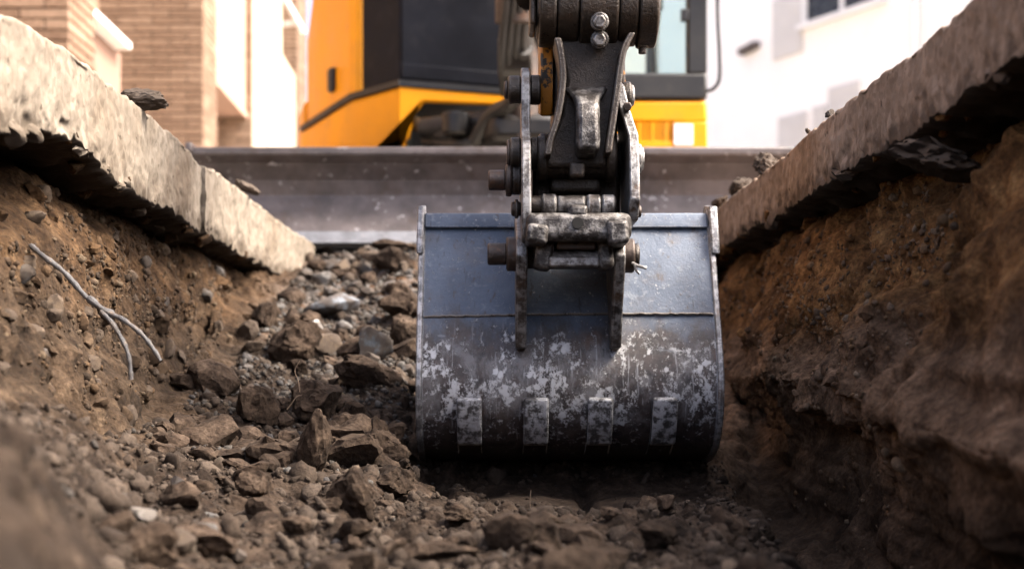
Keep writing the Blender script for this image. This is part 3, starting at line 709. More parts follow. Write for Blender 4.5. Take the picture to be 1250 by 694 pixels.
# boom
BXc = .12
boom_poly = [(3.55, 2.20), (3.60, 2.45), (4.10, 2.95), (4.55, 2.98), (5.2, 2.2), (5.75, 1.05), (5.80, .80), (5.62, .76), (5.48, 1.0), (4.95, 2.0), (4.45, 2.60), (4.2, 2.60), (3.72, 2.1)]
BOOM = mk('boom', prism_x(boom_poly, BXc-.09, BXc+.09), 'grime', EXC, bevel=.012)
mk('boom_cylinder', cyl(bm_new(), (PX(632, 5.1), 5.25, .74), (PX(640, 4.6), 4.75, 1.7), .060), 'grime', BOOM, bevel=.006)
mk('piston_rod', cyl(bm_new(), (PX(640, 4.6), 4.75, 1.7), (PX(645, 4.5), 4.6, 2.3), .032), 'chrome', BOOM)
mk('cylinder_foot', xcyl(PX(608, 5.2), PX(650, 5.2), 5.28, .72, .075), 'grime', BOOM, bevel=.01)
mk('cylinder_gland', cyl(bm_new(), (PX(630, 5.05), 5.12, .80), (PX(630, 5.05), 5.1, .90), .075), 'rusty', BOOM, bevel=.01)
for k in range(4):
    x = PX(616+k*9, 5.0)
    mk('hose', tube([(x, 5.45, .62), (x-.01, 5.12, .72+.02*k), (x+.02, 4.95, 1.0), (x+.01, 4.75, 1.5), (x, 4.9, 2.1)], .014, 10, 8), 'hose', BOOM)
SW = mk('swing_bracket', prism_z([(.0, 5.55), (.26, 5.55), (.42, 6.05), (-.2, 6.05)], .46, .57), 'grime', EXC, bevel=.03)
mk('pivot_pin', cyl(bm_new(), (BXc, 5.62, .45), (BXc, 5.62, .98), .07), 'rusty', SW, bevel=.01)

# ---- dozer blade
BL0, BL1, BD = PX(236, 5.09), 1.27, 5.09
bpo = [(5.055, .332), (5.03, .336), (5.022, .316), (5.066, .292), (5.112, .238), (5.124, .185), (5.100, .125), (5.058, .072), (5.030, .040)]
poly = bpo+[(5.06, .036), (5.15, .10), (5.165, .20), (5.15, .30), (5.10, .332)]
BLADE = mk('dozer_blade', prism_x(poly, BL0, BL1), 'blade', EXC, bevel=.004, smooth=20); BLADE['label'] = 'scratched grey steel dozer blade with pale cutting edge'
mk('cutting_edge', prism_x([(5.002, .002), (5.016, .002), (5.044, .044), (5.026, .046)], BL0+.005, BL1-.005), 'cutting', BLADE, bevel=.002)
mk('top_flange', prism_x([(5.02, .316), (5.02, .343), (5.13, .345), (5.13, .333), (5.034, .333)], BL0, BL1), 'blade', BLADE, bevel=.006)
for x in (BL0, BL1):
    mk('end_plate', prism_x([(5.0, .356), (5.17, .358), (5.18, .01), (5.03, .01), (5.095, .12), (5.11, .22), (5.05, .30), (5.0, .325)], x-.012, x+.012), 'blade', BLADE, bevel=.005)
for x in (-.42, .62):
    mk('blade_arm', prism_x([(5.15, .12), (5.15, .26), (6.4, .34), (6.4, .22)], x-.06, x+.06), 'grease', BLADE, bevel=.01)

# ---- undercarriage tracks
def track(xc):
    n = 40; loop = []
    for k in range(n):
        a = 2*math.pi*k/n; loop.append((6.95+ (1.05 if math.cos(a) > 0 else -1.05)*min(1, abs(math.cos(a))*1.6)+.22*math.cos(a)*(abs(math.cos(a)) > .6), .235+.205*math.copysign(min(1, abs(math.sin(a))*1.5), math.sin(a))))
    T = mk('track', prism_x([(y, z) for y, z in loop], xc-.2, xc+.2), 'rubber', EXC, bevel=.01)
    for k in range(0, n):
        y, z = loop[k]; y2, z2 = loop[(k+1) % n]; ang = math.atan2(z2-z, y2-y)
        mk('track_pad', obox((xc, (y+y2)/2, max(.03, (z+z2)/2)), (.42, .06, .035), (ang, 0, 0)), 'rubber', T)
for xc in (-.70, .90): track(xc)
mk('undercarriage', prism_z([(-.5, 6.1), (.7, 6.1), (.7, 7.8), (-.5, 7.8)], .18, .50), 'grease', EXC, bevel=.02)
mk('slew_ring', cyl(bm_new(), (.1, 7.0, .46), (.1, 7.0, .60), .5, seg=48), 'grease', EXC, bevel=.01)

# ---- house: hood side, skirt, black panels
zt = 1.315+CAMZ; zb = 1.035+CAMZ
A, B_, Cc, D, E = (-.915, 7.0), (-.60, 6.27), (-.385, 6.0), (.05, 6.0), (-1.0, 7.35)
def wallstrip(pts, z0, z1, th=.03):
    inn = []
    for i, p in enumerate(pts):
        a = Vector(pts[max(i-1, 0)]); b = Vector(pts[min(i+1, len(pts)-1)]); d = (b-a).normalized(); inn.append((p[0]-d.y*th, p[1]+d.x*th))
    return prism_z(list(pts)+inn[::-1], z0, z1)
HOUSE = mk('house', prism_z([(-.95, 7.5), (-.86, 7.05), (-.56, 6.33), (-.36, 6.10), (-.36, 6.35), (.86, 6.35), (.86, 8.2), (.5, 8.5), (-.6, 8.5), (-.95, 8.1)], zb+.01, zt+.02), 'black', EXC, bevel=.02)
HOUSE['label'] = 'upper body core in dark panels'
# yellow side hood (upper, left) with sloped top
bm = bm_new()
pl = [(A, zt+.008, 1.60+CAMZ+.12), ((-.86, 6.87), zt+.008, 2.00+CAMZ), ((-.66, 6.40), zt+.008, 2.30+CAMZ), (B_, zt+.008, 2.34+CAMZ)]
fr_ = []; bk_ = []
for (x, y), z0, z1 in pl:
    fr_.append((bm.verts.new((x, y, z0)), bm.verts.new((x, y, z1)))); bk_.append((bm.verts.new((x+.5, y+.6, z0)), bm.verts.new((x+.5, y+.6, z1+.02))))
for k in range(3):
    bm.faces.new((fr_[k][0], fr_[k+1][0], fr_[k+1][1], fr_[k][1])); bm.faces.new((bk_[k][0], bk_[k][1], bk_[k+1][1], bk_[k+1][0]))
    bm.faces.new((fr_[k][1], fr_[k+1][1], bk_[k+1][1], bk_[k][1])); bm.faces.new((fr_[k][0], bk_[k][0], bk_[k+1][0], fr_[k+1][0]))
for k in (0, 3): bm.faces.new((fr_[k][0], fr_[k][1], bk_[k][1], bk_[k][0]))
HOOD = mk('side_hood', bm, 'yellow', EXC, bevel=.025, seg=3)
# folded yellow corner strip beside the black panel
mk('corner_strip', wallstrip([(-.632, 6.285), (-.600, 6.235), (-.575, 6.232)], zt+.01, 2.36+CAMZ, .05), 'yellow', HOOD, bevel=.010)
hx, hy = -.74, 6.585
m4 = Matrix.Translation((PX(405, 6.56), 6.56, PZ(98, 6.56))) @ Matrix.Rotation(math.atan2(6.40-6.87, .2), 4, 'Z')
mk('latch', box(bm_new(), -.032, .032, -.016, .016, -.055, .055, m4), 'black', HOOD, bevel=.012)
# tail piece
mk('counterweight', prism_z([E, (-.93, 7.02), (-.86, 7.12), (-.86, 8.2), (-.7, 8.62), (.6, 8.62), (.6, 8.7), (-.75, 8.72), (-1.0, 8.2)], zb-.02, 1.46+CAMZ), 'yellow', EXC, bevel=.03)
# lower skirt
SK = mk('skirt', wallstrip([(-.945, 7.02), (-.622, 6.262), (-.392, 5.985)], zb, zt-.022, .04), 'yellow', EXC, bevel=.014, seg=3)
mk('front_skirt', prism_y([(-.395, zb), (-.395, zt-.022), (.06, zt-.06), (.06, PZ(128, 5.98)), (PX(517, 5.98), PZ(124, 5.98)), (PX(505, 5.98), PZ(140, 5.98)), (PX(500, 5.98), PZ(168, 5.98)), (PX(470, 5.98), zb)], 5.975, 6.02), 'yellow', SK, bevel=.012, seg=3)
mk('trim_strip', wallstrip([(-.952, 7.02), (-.628, 6.252), (-.392, 5.968)], zt-.020, zt+.006, .05), 'black', SK)
mk('trim_strip', prism_y([(-.392, zt-.020), (-.392, zt+.006), (.06, zt-.030), (.06, zt-.056)], 5.970, 6.02), 'black', SK)
# black hood panels: chamfer and front
HP = mk('dark_hood_panel', wallstrip([(-.570, 6.215), (-.388, 5.99)], zt+.008, 2.34+CAMZ, .04), 'hood_black', EXC, bevel=.008)
mk('front_panel', prism_y([(-.385, zt+.010), (-.385, 2.34+CAMZ), (.06, 2.30+CAMZ), (.06, zt-.026)], 5.985, 6.05), 'hood_black', HP, bevel=.008)
mk('bottom_rail', prism_y([(-.382, zt+.012), (-.382, zt+.075), (.06, zt+.035), (.06, zt-.024)], 5.972, 5.984), 'hood_black', HP, bevel=.005)
mk('hood_top', prism_z([(-.60, 6.25), (-.385, 5.99), (.06, 5.99), (.06, 6.9), (-.4, 7.0)], 2.30+CAMZ, 2.38+CAMZ), 'hood_black', HP, bevel=.02)
# hydraulic parts in the opening
HY = mk('swing_cylinder', cyl(bm_new(), PP(515, 158, 5.9), PP(612, 146, 5.75), .045), 'grime', EXC, bevel=.006)
mk('cylinder_eye', cyl(bm_new(), PP(556, 165, 5.75), PP(556, 138, 5.75), .055), 'grime', HY, bevel=.01)
mk('hose', tube([PP(505, 150, 6.05), PP(540, 165, 5.85), PP(580, 160, 5.8), PP(612, 170, 5.7)], .03, 10), 'hose', HY)
mk('hose', tube([PP(520, 172, 5.95), PP(560, 176, 5.8), PP(600, 168, 5.75), PP(630, 176, 5.6)], .03, 10), 'hose', HY)
mk('hose', tube([PP(580, 172, 5.7), PP(600, 140, 5.6), PP(628, 120, 5.45), PP(640, 60, 5.2)], .03, 10), 'hose', HY)
mk('cavity_back', obox((.1, 6.25, .62), (.9, .04, .36)), 'black', HY)
# ---- cab
cx0, cx1, cy0, cy1 = .30, .905, 6.0, 7.85
cz0, cz1 = PZ(120, 6.0), 2.45
CAB = mk('cab', prism_z([(cx0, cy0-.01), (cx1, cy0-.01), (cx1, cy1), (cx0, cy1)], cz1, cz1+.10), 'black', EXC, bevel=.03)
mk('front_beam', obox(((cx0+cx1)/2, cy0+.02, (PZ(122, 6)+PZ(90, 6))/2), (cx1-cx0, .08, PZ(90, 6)-PZ(122, 6))), 'black', CAB, bevel=.012)
for (x, y, w) in ((cx1-.042, cy0+.02, .082), (cx0+.03, cy0+.02, .06), (cx1-.03, cy1-.03, .06), (cx0+.03, cy1-.03, .06)):
    mk('pillar', box(bm_new(), x-w/2, x+w/2, y-.04, y+.04, PZ(91, 6), cz1), 'black', CAB, bevel=.008)
mk('side_sill', box(bm_new(), cx1-.06, cx1, cy0+.06, cy1, cz0, PZ(92, 6)), 'black', CAB, bevel=.006)
mk('side_sill', box(bm_new(), cx0, cx0+.06, cy0+.06, cy1, cz0, PZ(92, 6)), 'black', CAB, bevel=.006)
mk('rear_sill', box(bm_new(), cx0+.06, cx1-.06, cy1-.06, cy1, cz0, PZ(98, 6)), 'black', CAB, bevel=.006)
mk('front_pane', box(bm_new(), cx0+.06, cx1-.084, cy0+.018, cy0+.024, PZ(90, 6), cz1), 'glass', CAB, smooth=None)
mk('rear_pane', box(bm_new(), cx0+.06, cx1-.06, cy1-.03, cy1-.024, PZ(98, 6), cz1), 'glass', CAB, smooth=None)
mk('side_pane', box(bm_new(), cx1-.03, cx1-.024, cy0+.06, cy1-.06, PZ(92, 6), cz1), 'glass', CAB, smooth=None)
mk('control_lever', tube([PP(800, 96, 6.4), PP(799, 60, 6.4), PP(803, 20, 6.45), PP(803, 0, 6.45)], .014, 10), 'black', CAB)
mk('lever_grip', tube([PP(803, 12, 6.45), PP(803, -8, 6.45)], .026, 10, 4), 'black', CAB)
mk('seat', obox((.50, 7.25, 1.0), (.40, .38, .14)), 'black', CAB, bevel=.04, seg=3)
mk('seat_back', obox((.46, 7.5, 1.35), (.38, .10, .65)), 'black', CAB, bevel=.04, seg=3)
mk('wiper_bracket', obox((PX(836, 5.95), 5.965, PZ(18, 5.95)), (.03, .03, .05)), 'black', CAB, bevel=.004)
# yellow panel under the cab with slotted grille
zy1, zy0 = PZ(123, 6), zb-.01
UP = mk('cab_base_panel', bm_new(), 'yellow', EXC) if False else None
gx0, gx1, gz0, gz1 = PX(772, 6), PX(821, 6), PZ(173, 6), PZ(150, 6)
UP = mk('cab_base_panel', box(bm_new(), cx0, cx1+.002, 6.03, 6.40, zy0, zy1), 'yellow', EXC, bevel=.015)
mk('front_frame', box(bm_new(), cx0, cx1, 5.985, 6.035, gz1, zy1-.004), 'yellow', UP, bevel=.012)
mk('front_frame', box(bm_new(), gx1, cx1, 5.985, 6.035, zy0, gz1+.001), 'yellow', UP, bevel=.006)
mk('front_frame', box(bm_new(), cx0, gx0, 5.985, 6.035, zy0, gz1+.001), 'yellow', UP, bevel=.006)
mk('front_frame', box(bm_new(), gx0-.001, gx1+.001, 5.985, 6.035, zy0, gz0), 'yellow', UP, bevel=.006)
mk('grille_back', box(bm_new(), gx0, gx1, 6.024, 6.028, gz0, gz1), 'black', UP)
for k in range(5):
    z = gz0+(gz1-gz0)*(k+.5)/5
    mk('grille_slat', box(bm_new(), gx0, gx1, 5.99, 6.02, z-.0045, z+.0045), 'yellow', UP)
for k in range(3):
    x = gx0+(gx1-gx0)*(k+.5)/3+.0
    mk('grille_bar', box(bm_new(), x-.006, x+.006, 5.988, 6.02, gz0, gz1), 'yellow', UP)
mk('sticker', box(bm_new(), PX(823, 5.98), PX(846, 5.98), 5.980, 5.9848, PZ(177, 5.98), PZ(151, 5.98)), 'sticker', UP)
# mirror arm beside the cab
mk('mirror_arm', tube([PP(861, 111, 6.0), PP(868, 110, 5.97), PP(875, 104, 5.95), PP(878.5, 92, 5.94), PP(878, 60, 5.94), PP(876, 20, 5.94), PP(874, -60, 5.96), PP(860, -110, 6.0)], .0075, 10), 'black', CAB)
mk('mirror', obox(PP(884, -40, 5.93), (.12, .03, .2)), 'black', CAB, bevel=.02)

# ================================================================== BUILDINGS
BR = root('brick_building', (-5.5, 12, 0), 'tan brick building with projecting piers and pink render bays along the street', 'building')
mk('wall', box(bm_new(), -9, -3.40, 3, 21.2, 0, 9.5), 'brickwall', BR, smooth=None)
mk('roof', box(bm_new(), -9.2, -3.2, 2.8, 21.4, 9.5, 9.75), 'roof', BR, smooth=None)
brick_me = {}
def brick_mesh(sx, sy, sz):
    k = (round(sx, 3), round(sy, 3), round(sz, 3))
    if k not in brick_me:
        bm = box(bm_new(), -sx/2, sx/2, -sy/2, sy/2, -sz/2, sz/2); bmesh.ops.bevel(bm, geom=bm.edges[:], offset=.004, segments=1, affect='EDGES')
        me = bpy.data.meshes.new('brick'); bm.to_mesh(me); bm.free(); me.materials.append(M['brick']); brick_me[k] = me
    return brick_me[k]
def brick(loc, sx, sy, sz, parent):
    o = bpy.data.objects.new('brick', brick_mesh(sx, sy, sz)); o.location = loc; C.objects.link(o); o.parent = parent
    o.matrix_parent_inverse = Matrix.Translation(-LOC[BR.name]); return o
CO, BLn, J = .064, .30, .010
def pier(x1, y0, y1, z0, z1, depth_in):
    P = mk('pier', box(bm_new(), -3.6, x1, y0, y1, 0, z0), 'brickwall', BR, smooth=None)
    mk('pier_core', box(bm_new(), -3.6, x1-.010, y0+.010, y1-.004, z0, z1), 'mortar', P, smooth=None)
    mk('pier_top', box(bm_new(), -3.6, x1, y0, y1, z1, 9.3), 'brickwall', P, smooth=None)
    n = int((z1-z0)/CO)
    for r in range(n):
        z = z0+CO*(r+.5); half = (r % 2)*.5
        xe = x1; first = True                                  # camera-facing courses
        while xe > x1-depth_in:
            L = BLn*(.5 if (first and half) else 1)-J; first = False
            o = brick((xe-L/2, y0+.02+random.uniform(-.002, .002), z), L, .05, CO-J, P)
            o.matrix_parent_inverse = Matrix.Identity(4); xe -= L+J
        ye = y0+.058
        first = True
        while ye < y1-.06:
            L = min(BLn*(1 if (first and half) else .55 if first else 1)-J, y1-ye); first = False
            o = brick((x1-.025+random.uniform(-.001, .002), ye+L/2, z), .05, L, CO-J, P); o.matrix_parent_inverse = Matrix.Identity(4); ye += L+J
pier(-2.5, 8.4, 8.97, 1.30, 2.13, .62)
pier(-2.5, 12.3, 12.9, 1.45, 3.15, .92)
pc_ = mk('pier', box(bm_new(), -3.6, -2.53, 15.02, 17.1, 0, 9.3), 'cream', BR, smooth=None)  # brick pier; its sunlit side is painted as plain cream
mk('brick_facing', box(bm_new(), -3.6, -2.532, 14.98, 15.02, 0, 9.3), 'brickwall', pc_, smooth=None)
mk('pier', box(bm_new(), -3.5, -2.70, 19.7, 20.7, 0, 9.3), 'brickwall', BR, smooth=None)
mk('low_wall', box(bm_new(), -3.3, -2.535, 17.1, 18.3, 0, 4.1+CAMZ), 'cream', BR, bevel=.01)
bay = mk('bay', box(bm_new(), -3.45, -2.80, 8.97, 10.72, 0, 2.03), 'shaded_pink_render', BR, bevel=.01)
win = mk('window', box(bm_new(), -3.45, -2.97, 8.99, 10.60, 2.085, 3.6), 'white_paint', BR)
mk('sill', box(bm_new(), -3.0, -2.69, 8.99, 10.60, 2.032, 2.083), 'white_paint', win, bevel=.008)
mk('pane', box(bm_new(), -2.968, -2.964, 9.1, 10.5, 2.16, 3.5), 'pane_dark', win)
bay2 = mk('bay', box(bm_new(), -3.45, -2.60, 12.92, 14.98, 2.39, 5.2), 'pink', BR, bevel=.01)
mk('drip_edge', box(bm_new(), -2.598, -2.575, 12.92, 14.98, 2.37, 2.42), 'pink', bay2)
# white awning bracket on the far corner
AW = mk('awning_frame', tube([PP(344, -8, 18.4), PP(371, 40, 18.4)], .035, 8, 1), 'white_paint', BR)
mk('awning_bar', tube([PP(346, 30, 18.45), PP(366, 27, 18.45)], .03, 8, 1), 'white_paint', AW)

WB = root('white_building', (5.93, 24, 0), 'blown out white rendered building with pale shutters behind the excavator', 'building')
U = Vector((-.487, .873, 0)).normalized(); NRM = Vector((-U.y, U.x, 0)) if Vector((-U.y, U.x, 0)).dot(Vector((-5.93, -24, 0))) > 0 else Vector((U.y, -U.x, 0))
m_wb = Matrix((( U.x, NRM.x, 0, 5.93), (U.y, NRM.y, 0, 24), (0, 0, 1, 0), (0, 0, 0, 1)))
def tpx(px): k = (px-VX)/FPX; return (5.93-24*k)/(-U.x+U.y*k)
def wbox(t0, t1, n0, n1, z0, z1): return box(bm_new(), t0, t1, n0, n1, z0, z1, m_wb)
mk('wall', wbox(-10, 14, -8, 0, 0, 11), 'white_wall', WB, smooth=None)
mk('roof', wbox(-10.3, 14.3, -8.3, .3, 11, 11.3), 'roof', WB, smooth=None)
def fz(px, py): t_ = tpx(px); d = 24+U.y*t_; return PZ(py, d)
def opening(px0, px1, zlo, zhi, kind):
    a, b = sorted((tpx(px0), tpx(px1)))
    if kind == 'window':
        w = mk('window', wbox(a, b, -.001, .02, zlo, zhi), 'pane_dark', WB, smooth=None)
        mk('frame', wbox(a-.06, a+.04, .021, .07, zlo-.05, zhi+.05), 'white_paint', w); mk('frame', wbox(b-.04, b+.06, .021, .07, zlo-.05, zhi+.05), 'white_paint', w)
        mk('mullion', wbox((a+b)/2-.04, (a+b)/2+.04, .021, .06, zlo, zhi), 'white_paint', w)
        mk('sill', wbox(a-.12, b+.12, .001, .16, zlo-.14, zlo-.052), 'white_paint', w)
    else:
        s = mk('shutter', wbox(a, b, .001, .05, zlo, zhi), 'shutter', WB, bevel=.01)
        n = int((zhi-zlo)/.12)
        for k in range(n): mk('slat', wbox(a+.04, b-.04, .051, .065, zlo+(k+.15)*(zhi-zlo)/n, zlo+(k+.75)*(zhi-zlo)/n), 'shutter', s)
opening(985, 1078, fz(985, 27), fz(985, 27)+1.3, 'window')
opening(945, 981, fz(960, 70), fz(960, -4), 'shutter')
opening(1013, 1050, fz(1013, 150), fz(1013, 108), 'shutter')
opening(952, 986, fz(968, 185), fz(968, 140), 'shutter')
opening(994, 1010, fz(1000, 165), fz(1000, 130), 'shutter')
vb = obox((0, 0, 0), (.48, .16, .12)); vb.transform(m_wb @ Matrix.Translation((tpx(918), .08, fz(918, 60))) @ Matrix.Rotation(.12, 4, 'Y'))
mk('vent', vb, 'vent_dark', WB, bevel=.02)
mk('drain_pipe', tube([m_wb @ Vector((tpx(1122), .1, 0)), m_wb @ Vector((tpx(1122), .1, 11))], .06, 10, 1), 'white_paint', WB)

# ================================================================== STONES, CLODS, LOOSE THINGS
def rock_mesh(name, seed, sub, mat, facets=7, rough=.16, fine=.05, stretch=(1, 1, 1), flatshade=False):
    bm = bm_new(); bmesh.ops.create_icosphere(bm, subdivisions=sub, radius=1)
    P = np.array([v.co[:] for v in bm.verts]); r = np.random.default_rng(seed)
    for _ in range(facets):
        n = r.normal(size=3); n /= np.linalg.norm(n); c = r.uniform(.48, .84); d = P@n; k = d > c; P[k] -= np.outer(d[k]-c, n)*.92
    ln = np.linalg.norm(P, axis=1, keepdims=True); n = P/ln
    P = P+n*(fbm(P*1.6+seed, 3, seed)*rough+fbm(P*5+seed, 4, seed+5, .6)*fine*1.4)[:, None]
    if mat == 'clod': P = P+n*((.5-worley(P*2.6+seed, seed))*.13+(.5-worley(P*6+seed, seed+4))*.06)[:, None]
    P = P*np.array(stretch)
    P /= np.abs(P).max(axis=0)
    for v, p in zip(bm.verts, P): v.co = p
    me = bpy.data.meshes.new(name); bmesh.ops.recalc_face_normals(bm, faces=bm.faces); bm.to_mesh(me); bm.free()
    me.shade_smooth(); me.set_sharp_from_angle(angle=R(28)); me.materials.append(M[mat]); return me
def place(name, me, loc, half, rot, label, cat, group=None):
    o = bpy.data.objects.new(name, me); C.objects.link(o); o.location = loc; o.scale = half; o.rotation_euler = rot
    return tag(o, label, cat, group)
def floor_at(px, py):
    d = Vector(((px-VX)/FPX, 1, (VY-py)/FPX)); h = bvh.ray_cast(Vector((0, 0, CAMZ)), d.normalized()); return h[0]
# individually recognisable pieces: px, py of centre, width and height in px, kind, label, rotation
HERO = [
 (381, 538, 44, 104, 'clod', 'long narrow earth clod standing upright on end in the rubble', (.25, .12, .2), .9),
 (388, 488, 66, 62, 'clod', 'crumbly dark clod behind the upright long clod', (.2, .3, 1), 1),
 (446, 452, 92, 62, 'clod', 'large flat tilted slab of earth beside the bucket', (.35, .50, .2), .7),
 (362, 416, 62, 74, 'clod', 'big angular brown clod below the end of the pale pavement', (.1, .5, .4), 1),
 (457, 424, 48, 46, 'stone_blue', 'blue grey broken stone wedged above the flat slab of earth', (.3, .4, .5), 1),
 (408, 374, 74, 32, 'stone_blue', 'flat pale blue grey stone on the rubble ramp', (.1, -.1, .3), 1),
 (385, 398, 22, 18, 'stone_white', 'small bright white stone above the brown clods', (.3, .5, .9), 1),
 (486, 372, 56, 56, 'clod', 'rounded earth clod resting against the bucket side', (.5, .2, .4), 1),
 (492, 408, 44, 48, 'clod', 'dark lumpy clod under the rounded clod beside the bucket', (.2, .8, .4), 1),
 (398, 418, 48, 34, 'stone_tan', 'tan dusty stone below the white stone', (.2, .3, .7), 1),
 (312, 494, 62, 48, 'clod', 'wide brown clod lying among grey gravel by the trench wall', (.2, .25, .3), 1),
 (264, 530, 42, 34, 'clod', 'squarish clod near the foot of the gravelly wall', (.1, .4, .3), 1),
 (312, 592, 50, 38, 'clod', 'light brown blocky clod in front of the upright clod', (.1, .1, .6), 1),
 (432, 606, 62, 70, 'clod', 'wedge shaped clod leaning beside the scraped trench bed', (.2, .35, .5), 1),
 (478, 582, 58, 46, 'clod', 'dark clod jammed under the bucket corner', (.3, -.3, .5), 1),
 (470, 545, 62, 44, 'clod', 'broad clod between the upright clod and the bucket', (.2, .1, .2), 1),
 (500, 545, 30, 36, 'clod', 'small upright clod touching the bucket side plate', (.2, .3, .2), 1),
 (217, 592, 22, 22, 'stone_blue', 'flat blue grey slate chip standing on edge in the dirt', (.2, .6, .3), .4),
 (171, 627, 38, 20, 'stone_white', 'cream white stone half buried near the gravelly wall', (.2, .1, .3), 1),
 (250, 658, 84, 46, 'clod', 'large soft edged clod in the loose dirt below the white stone', (.1, .1, .3), 1),
 (175, 660, 60, 40, 'clod', 'rounded clod just below the half buried white stone', (.1, .1, .8), 1),
 (362, 640, 36, 22, 'clod', 'flat clod in front of the blocky light brown clod', (.1, .1, .3), 1),
 (300, 630, 30, 24, 'stone_tan', 'small pale pebble sized stone in the loose dirt', (.3, .1, .3), 1),
 (323, 385, 36, 44, 'clod', 'dark clod tucked under the slab end', (.3, .1, .3), 1),
 (305, 402, 26, 26, 'stone_tan', 'round tan cobble at the foot of the sandy wall', (.3, .1, .3), 1),
 (418, 326, 26, 20, 'stone_tan', 'round brown cobble at the top of the rubble ramp', (.1, .1, .3), 1),
 (478, 300, 60, 16, 'clod', 'flat clod lying on the ramp crest before the dozer blade', (.1, .1, .1), 1),
 (462, 316, 40, 18, 'stone_tan', 'tan flat stone just under the ramp crest', (.1, .2, .4), 1),
 (396, 340, 30, 20, 'stone_grey', 'grey stone by the broken slab end', (.1, .2, .4), 1),
 (283, 478, 18, 12, 'stone_blue', 'tiny blue grey chip on the gravel by the wall', (.1, .2, .4), 1),
 (340, 552, 46, 30, 'stone_grey', 'dusty grey broken stone left of the upright clod', (.1, .2, .4), 1),
 (275, 668, 40, 26, 'clod', 'low clod beside the large soft edged clod', (.1, .2, .4), 1),
 (560, 628, 46, 28, 'clod', 'low crumbly clod on the dirt ridge before the bucket', (.1, .2, .4), 1),
 (660, 640, 54, 34, 'clod', 'lumpy clod on the ridge in front of the tooth groove', (.1, .2, .4), 1),
 (800, 650, 60, 40, 'clod', 'broad clod on the ridge below the bucket', (.1, .2, .9), 1),
 (888, 640, 50, 40, 'clod', 'clod at the end of the ridge beside the dark slot', (.1, .2, .4), 1),
 (530, 672, 110, 26, 'clod', 'long flat smooth clod in the dirt heap before the bucket', (.05, .05, .2), .8),
]
for i, (px, py, w, h, m_, lab, rot, dep) in enumerate(HERO):
    f = floor_at(px, py+h*.38)
    if f is None: continue
    d = f.y; hw, hh = w/2/FPX*d, h/2/FPX*d; hd = (hw+hh)/2*dep
    me = rock_mesh('stone' if m_ != 'clod' else 'earth_clod', 100+i*7, 4, m_, 15 if m_ != 'clod' else (3 if i == 0 else 12), .09 if i else .14, .04 if m_ != 'clod' else .10)
    nm = 'earth_clod' if m_ == 'clod' else 'stone'
    z = f.z+hh*.76
    place(nm, me, (PX(px, d), d+hd*.15, z), (hw*1.05, hd, hh*1.05), rot if abs(rot[0])+abs(rot[1]) < .5 or 'upright' in lab else (rot[0]*.6, rot[1]*.6, rot[2]), lab, 'clod' if nm == 'earth_clod' else 'stone')

VAR = {}
for k in range(9): VAR['clod', k] = rock_mesh('earth_clod', 500+k*3, 3, 'clod', 12, .14, .12); VAR['wall', k] = VAR['clod', k].copy(); VAR['wall', k].materials[0] = M['wallstone']
for k in range(3): VAR['grey', k] = rock_mesh('stone', 600+k*3, 3, 'stone_grey', 15, .07, .03)
for k in range(3): VAR['tan', k] = rock_mesh('stone', 700+k*3, 3, 'stone_tan', 10, .16, .11)
cnt = 0
while cnt < 285:
    y = random.uniform(1.35, 4.95); x = random.uniform(-.64, .48)
    if x > -.13 and 2.42 < y: continue
    if x > -.13 and y > 2.2: continue
    if x > .33 and y < 2.6: continue
    if x < -.46 and y < 2.2: continue
    f = drop(x, y)
    if abs(f.z-CAMZ-.0) > .62: continue
    s = random.uniform(.009, .024)*random.choice((1, 1, 1, 1.5, 1.9))*(1.0 if y < 2.4 else 1.35)
    u = random.random(); far = y > 3.3
    kind = ('grey' if u < .42 else 'tan' if u < .62 else 'clod') if far else ('grey' if u < .07 and x < -.2 else 'tan' if u < .09 else 'clod')
    if kind != 'clod': s = min(s, .024)
    me = VAR[kind, random.randrange(9 if kind == 'clod' else 3)]
    nm = 'earth_clod' if kind == 'clod' else 'stone'
    lab, grp = {'clod': ('small brown earth clod lying loose on the trench floor', 'small earth clods on the trench floor'),
                'grey': ('small grey angular stone lying loose in the trench rubble', 'small grey stones in the rubble'),
                'tan': ('small tan rounded stone lying loose in the trench rubble', 'small tan stones in the rubble')}[kind]
    zone = 'high on the rubble ramp' if y > 3.6 else 'on the dirt heap before the bucket' if x > -.13 else 'at the foot of the gravelly wall' if x < -.44 else 'in the rubble beside the bucket' if y > 2.35 else 'in the open dirt between wall and heap'
    size = 'small' if s < .016 else 'middling' if s < .026 else 'fist sized'
    what = {'clod': 'brown earth clod', 'grey': 'grey angular stone', 'tan': 'tan rounded stone'}[kind]
    lab = f'{size} {what} lying loose {zone}'; grp = f'{size} {what}s {zone}'
    place(nm, me, (x, y, f.z+s*.35), (s*random.uniform(.9, 1.4), s*random.uniform(.8, 1.3), s*random.uniform(.6, .95)), (random.uniform(-.5, .5), random.uniform(-.5, .5), random.uniform(0, 6.3)), lab, 'clod' if nm == 'earth_clod' else 'stone', grp)
    cnt += 1

